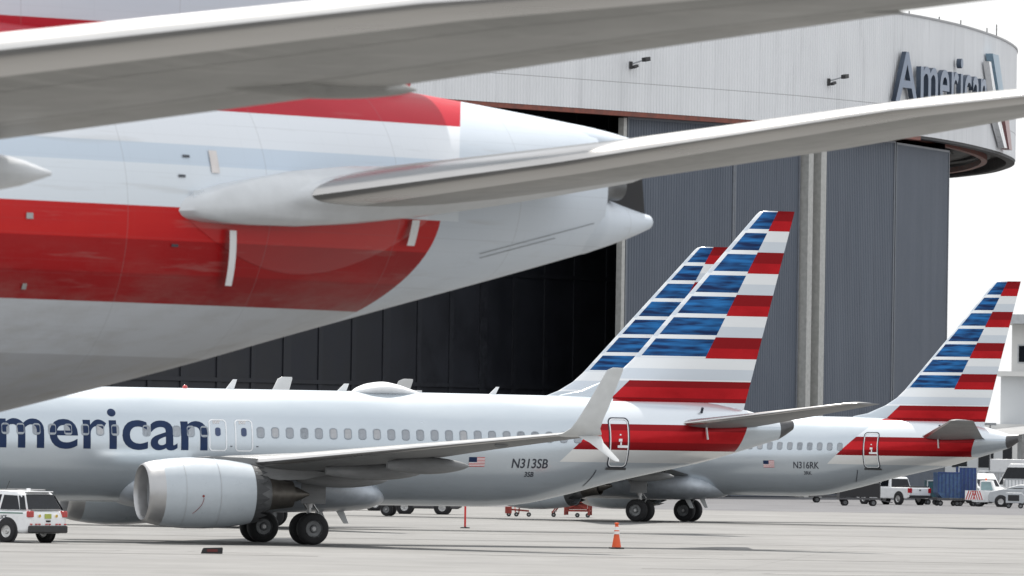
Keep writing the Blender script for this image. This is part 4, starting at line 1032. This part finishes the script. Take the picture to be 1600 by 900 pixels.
# white tug with chevron boards
tug = empty('pushback_tug', gpos(1546, 584), R(-8), 'white low tug with red and white chevron rear beside bright blue container', 'tug')
bevel(link('body', prism([(-1.0, .35), (-1.0, 1.05), (-.2, 1.1), (1.7, 1.0), (1.75, .3), (-.8, .3)], -.95, .95), MT['white'], tug), .05)
bevel(link('cab', prism([(-.5, 1.08), (-.45, 1.78), (.35, 1.80), (.62, 1.08)], -.8, .8), MT['white'], tug), .05)
link('windscreen', pyd('ws', [(-.38, -.815, 1.14), (.46, -.815, 1.14), (.28, -.815, 1.70), (-.36, -.815, 1.70)], [(0, 1, 2, 3)]), M('pale_glass', (.25, .36, .38), .15), tug)
bm = bmesh.new(); box(bm, -1.45, -.1, -.99, -.955, .45, 1.10); cb = put(tug, 'chevron_board', bm, MT['white'])
for i in range(8):
    x = -1.42 + .16 * i; s_ = 1 if i < 4 else -1
    me = pyd('stripe', [(x, -.995, .47), (x + .075, -.995, .47), (x + .075 + .2 * s_, -.995, 1.08), (x + .2 * s_, -.995, 1.08)], [(0, 1, 2, 3)]); link('chevron_stripe', me, MT['red'], cb)
for wx in (-.55, 1.15):
    for sd in (-1, 1): wheel(tug, wx, sd * .8, .36, .36, .26, None)
bm = bmesh.new(); tube(bm, (-.1, 0, 1.8), (-.1, 0, 1.95), .06, n=8); put(tug, 'beacon', bm, MT['orange'])
van('car', 'silver car at the right edge in front of the long white bus', 'car', 1601, 583, R(165), 1.55, 4.4, MT['greypaint'])
bus = van('shuttle_bus', 'long white bus with dark window band behind the silver car', 'bus', 1600, 640, R(176), 2.9, 6.0)
van('van', 'white van with windscreen showing between the tug and bus', 'van', 1537, 612, R(-70), 2.2, 4.8)
# far carts under the belly of the right airliner
def cart(label, px, D, rz, tone):
    root = empty('baggage_cart', gpos(px, D), rz, label, 'cart', 'dark carts under N316RK')
    bm = bmesh.new(); box(bm, -1.4, 1.4, -.75, .75, .42, .54); put(root, 'deck', bm, MT['darkmetal'])
    bm = bmesh.new(); box(bm, -1.4, -1.34, -.75, .75, .545, 1.5); put(root, 'end_wall', bm, tone)
    bm = bmesh.new(); box(bm, 1.34, 1.4, -.75, .75, .545, 1.5); put(root, 'end_wall', bm, tone)
    bm = bmesh.new(); box(bm, -1.42, 1.42, -.78, .78, 1.503, 1.56); put(root, 'roof', bm, tone)
    for sd in (-.76, .76):
        bm = bmesh.new(); box(bm, -1.33, 1.33, sd - .01, sd + .01, .60, 1.49); put(root, 'curtain', bm, MT['black'])
    for sx in (-.95, .95):
        for sd in (-.6, .6): wheel(root, sx, sd, .22, .22, .12, None)
    bm = bmesh.new(); bar(bm, (1.4, 0, .42), (2.3, 0, .25), .06); put(root, 'drawbar', bm, MT['darkmetal'])
for i, (px, D) in enumerate(((1345, 572), (1300, 600))):
    cart('dark curtained baggage cart under the belly of N316RK, %s' % ('nearer the pickup', 'farther from the pickup')[i], px, D, R(3), MT['teal'] if i % 2 else MT['darkmetal'])
# box truck, ground power unit and more vans filling the far right
bt = empty('box_truck', gpos(1575, 668), R(172), 'white box truck with tall cargo body behind the bus', 'truck')
bevel(link('cargo_box', prism([(-3.2, .9), (-3.2, 3.2), (1.2, 3.2), (1.2, .9)], -1.15, 1.15), MT['white'], bt), .05)
bevel(link('cab', prism([(1.25, .6), (1.25, 2.3), (2.1, 2.3), (2.7, 1.5), (2.8, .6)], -1.05, 1.05), MT['white'], bt), .08)
link('side_window', pyd('w', [(1.4, 1.06, 1.5), (2.4, 1.06, 1.5), (2.05, 1.06, 2.1), (1.4, 1.06, 2.1)], [(0, 1, 2, 3)]), MT['glass'], bt)
bm = bmesh.new(); box(bm, -3.1, 2.6, -.5, .5, .5, .88); put(bt, 'chassis', bm, MT['darkmetal'])
for wx in (-2.2, 1.9):
    for sd in (-1, 1): wheel(bt, wx, sd * .9, .45, .45, .28, None)
gp = empty('power_unit', gpos(1589, 571), R(-4), 'small grey ground power unit in front of the silver car', 'power unit')
bevel(link('housing', prism([(-.6, .35), (-.6, 1.05), (.45, 1.05), (.6, .9), (.6, .35)], -.45, .45), MT['greypaint'], gp), .04)
bm = bmesh.new(); box(bm, -.45, .3, -.462, -.452, .5, .9); put(gp, 'grille', bm, MT['black'])
for wx in (-.4, .4):
    for sd in (-1, 1): wheel(gp, wx, sd * .38, .17, .17, .1, None)
van('car', 'white car between the bright blue container and the striped tug', 'car', 1533, 622, R(20), 1.5, 4.2)
lp = empty('light_pole', gpos(1549, 720), 0, 'thin grey light pole rising behind the bus', 'light pole')
bm = bmesh.new(); tube(bm, (0, 0, 0), (0, 0, 6.0), .09, .06); put(lp, 'pole', bm, MT['steel'])
bm = bmesh.new(); box(bm, -.5, .5, -.15, .15, 6.0, 6.2); put(lp, 'lamp_head', bm, MT['greypaint'])
# vehicles glimpsed below the near belly
van('car', 'dark car glimpsed below the belly of N313SB beside the red post', 'car', 668, 452, R(178), 1.5, 3.9, MT['darkmetal'])
van('car', 'dark car glimpsed under the belly just right of the main wheels', 'car', 563, 470, R(4), 1.5, 3.6, MT['darkmetal'])

# ================================================================== SMALL APRON THINGS
def cone(label, px, D, h=.95, r=.17):
    o = empty('traffic_cone', gpos(px, D), R(8), label, 'traffic cone')
    bm = bmesh.new(); vs = box(bm, -r * 1.45, r * 1.45, -r * 1.45, r * 1.45, .005, .06); bevel(put(o, 'base', bm, MT['black']), .015)
    lev = [(.06, r), (h * .56, r * .52)]; link('body', smooth(lathe([(a_, b_) for a_, b_ in lev], 'z', 20)), MT['orange'], o)
    bw = M('reflective_collar', (.75, .74, .72), .4) if 'reflective_collar' not in bpy.data.materials else bpy.data.materials['reflective_collar']
    rr_ = lambda z: r + (r * .22 - r) * (z - .06) / (h - .06)
    for za, zb, mt in ((.56, .67, bw), (.67, .71, MT['orange']), (.71, .84, bw), (.84, .90, MT['orange'])):
        link('collar', smooth(lathe([(h * za, rr_(h * za) + .01), (h * zb, rr_(h * zb) + .01)], 'z', 20)), mt, o)
    link('top', smooth(lathe([(h * .90, rr_(h * .9)), (h * .93, .06), (h * .96, .085), (h * .99, .07), (h, .01)], 'z', 14)), MT['orange'], o)
cone('orange cone with white collars on the apron between the airliners', 968, 301.5, .93)
def post(label, px, D, h):
    o = empty('marker_post', gpos(px, D), 0, label, 'post', 'red marker posts')
    bm = bmesh.new(); tube(bm, (0, 0, .06), (0, 0, h), .045, n=12); put(o, 'tube', bm, MT['orange'] if h < 1 else bpy.data.materials['red_post'])
    link('base', smooth(lathe([(.005, .22), (.05, .20), (.07, .05)], 'z', 18)), MT['black'], o)
M('red_post', (.62, .03, .03), .45)
post('red marker post standing under the belly near the flag', 731, 376, 1.05); post('red marker post just behind the main wheels', 498, 384, 1.05)
# red tow bar
tb = empty('tow_bar', gpos(812, 446), R(4), 'red tow bar lying on low wheels left of the red stand', 'tow bar')
bm = bmesh.new(); bar(bm, (-.45, 0, .38), (.62, 0, .30), .09); put(tb, 'bar', bm, MT['redmet'])
bm = bmesh.new(); box(bm, -.62, -.30, -.25, .25, .16, .52); put(tb, 'head', bm, MT['redmet'])
bm = bmesh.new(); bar(bm, (-.1, -.2, .15), (-.1, .2, .5), .06); bar(bm, (.1, .2, .15), (.1, -.2, .5), .06); put(tb, 'brace', bm, MT['redmet'])
for x in (-.45, -.05, .60): wheel(tb, x, -.2, .12, .12, .08, None)
# red maintenance stand
ms = empty('maintenance_stand', gpos(899, 447), R(-6), 'red steel maintenance stand with railings below the tail of N313SB', 'maintenance stand')
def rb(nm, segs, wd=.06):
    for a_, b_ in segs:
        bm = bmesh.new(); bar(bm, a_, b_, wd); put(ms, nm, bm, MT['redmet'])
rb('leg', [((x, y, .12), (x, y, 1.95)) for x in (-.35, .9) for y in (-.6, .6)], .11)
rb('rail', [((-.35, y, z), (.9, y, z)) for y in (-.6, .6) for z in (.35, .8, 1.2, 1.6, 1.93)], .09)
rb('rail', [((x, -.6, z), (x, .6, z)) for x in (-.35, .9) for z in (.35, 1.2, 1.93)], .05)
rb('stair_string', [((-1.05, y, .2), (-.35, y, 1.2)) for y in (-.6, .6)], .07)
for i in range(5):
    bm = bmesh.new(); t = (i + .5) / 5; box(bm, -1.05 + .7 * t - .09, -1.05 + .7 * t + .09, -.57, .57, .2 + t - .02, .2 + t + .01); put(ms, 'tread', bm, MT['darkmetal'])
bm = bmesh.new(); box(bm, -.38, .93, -.63, .63, 1.0, 1.05); put(ms, 'platform', bm, MT['redmet'])
rb('cross_brace', [((-.35, -.62, .4), (.9, -.62, 1.0)), ((.9, -.62, .4), (-.35, -.62, 1.0)), ((-.35, .62, .4), (.9, .62, 1.0))], .07)
bm = bmesh.new(); box(bm, -.2, .8, -.5, -.3, .42, .95); put(ms, 'side_panel', bm, MT['redmet'])
bm = bmesh.new(); box(bm, .1, .75, -.4, .3, 1.055, 1.75); put(ms, 'tool_box', bm, MT['redmet'])
for x in (-.95, .3, .85): wheel(ms, x, -.6, .12, .12, .09, None)
# black chock on the apron
ck = empty('wheel_chock', gpos(336.5, 272), R(2), 'black rubber chock with dark red face lying on the near apron', 'chock')
bevel(link('block', prism([(-.36, .004), (-.30, .16), (-.26, .19), (.32, .21), (.345, .19), (.335, .004)], -.11, .11), MT['black'], ck), .015)
bm = bmesh.new(); box(bm, -.16, .18, -.118, -.112, .06, .15); put(ck, 'red_face', bm, M('dull_red', (.10, .015, .015), .6))

# ================================================================== FAR BUILDINGS
MT['bldg'] = M('pale_render', (.62, .62, .61), .7, var=.06, scale=.1)
MT['bldg2'] = M('pale_grey_cladding', (.52, .54, .56), .6, var=.06, scale=.1)
tb_ = empty('terminal_building', (59.2, 1000, -.15), R(-10), 'pale terminal building behind the right airliner fin at the right edge', 'building')
def bx(nm, x0, x1, y0, y1, z0, z1, mat, parent=tb_):
    bm = bmesh.new(); box(bm, x0, x1, y0, y1, z0, z1); return put(parent, nm, bm, mat)
bx('wall', -1.5, 75, -1, 50, 0, 12.6, MT['bldg2'])
bx('ledge', -2.2, 75.5, -2.6, 50.5, 12.62, 13.2, MT['bldg'])
bx('upper_wall', -.5, 75, 1, 50, 13.22, 18.8, MT['bldg'])
for i in range(8):
    wn = bx('window', .2 + 5.2 * i, 4.2 + 5.2 * i, .93, .99, 14.2, 16.4, MT['greypaint'])
    for k in range(3): bx('pane', .35 + 5.2 * i + 1.27 * k, 1.5 + 5.2 * i + 1.27 * k, .90, .928, 14.35, 16.25, MT['glass'], wn)
bx('canopy', -2.0, 75, -2.2, 50, 18.82, 19.9, MT['greypaint'])
bx('top_wall', .8, 75, 2, 50, 19.92, 23.2, MT['bldg'])
bx('lower_canopy', -6.2, 75, -7, -1.05, 6.2, 7.0, MT['bldg'])
for i in range(9): bx('canopy_post', -5.8 + 7.5 * i, -5.4 + 7.5 * i, -6.6, -6.2, 0, 6.18, MT['steel'])
# low distant sheds closing the skyline between hangar and terminal
for i, (px, D, wd, h, lab) in enumerate(((1503, 900, 9, 4.6, 'low grey shed far behind the tail cone of N316RK'), (1538, 980, 8, 6.0, 'pale boxy shed far behind the blue containers'))):
    x, y, _ = gpos(px, D); sh = empty('shed', (x, y, gz(y)), R(5), lab, 'shed')
    bx('wall', -wd / 2, wd / 2, 0, 12, 0, h, MT['bldg2'] if i == 0 else MT['bldg'], sh); bx('roof', -wd / 2 - .4, wd / 2 + .4, -.4, 12.4, h + .004, h + .35, MT['greypaint'], sh)
    for k in range(3): bx('window', -wd / 2 + .8 + k * wd / 3.2, -wd / 2 + 2.4 + k * wd / 3.2, -.05, -.002, h * .45, h * .8, MT['glass'], sh)
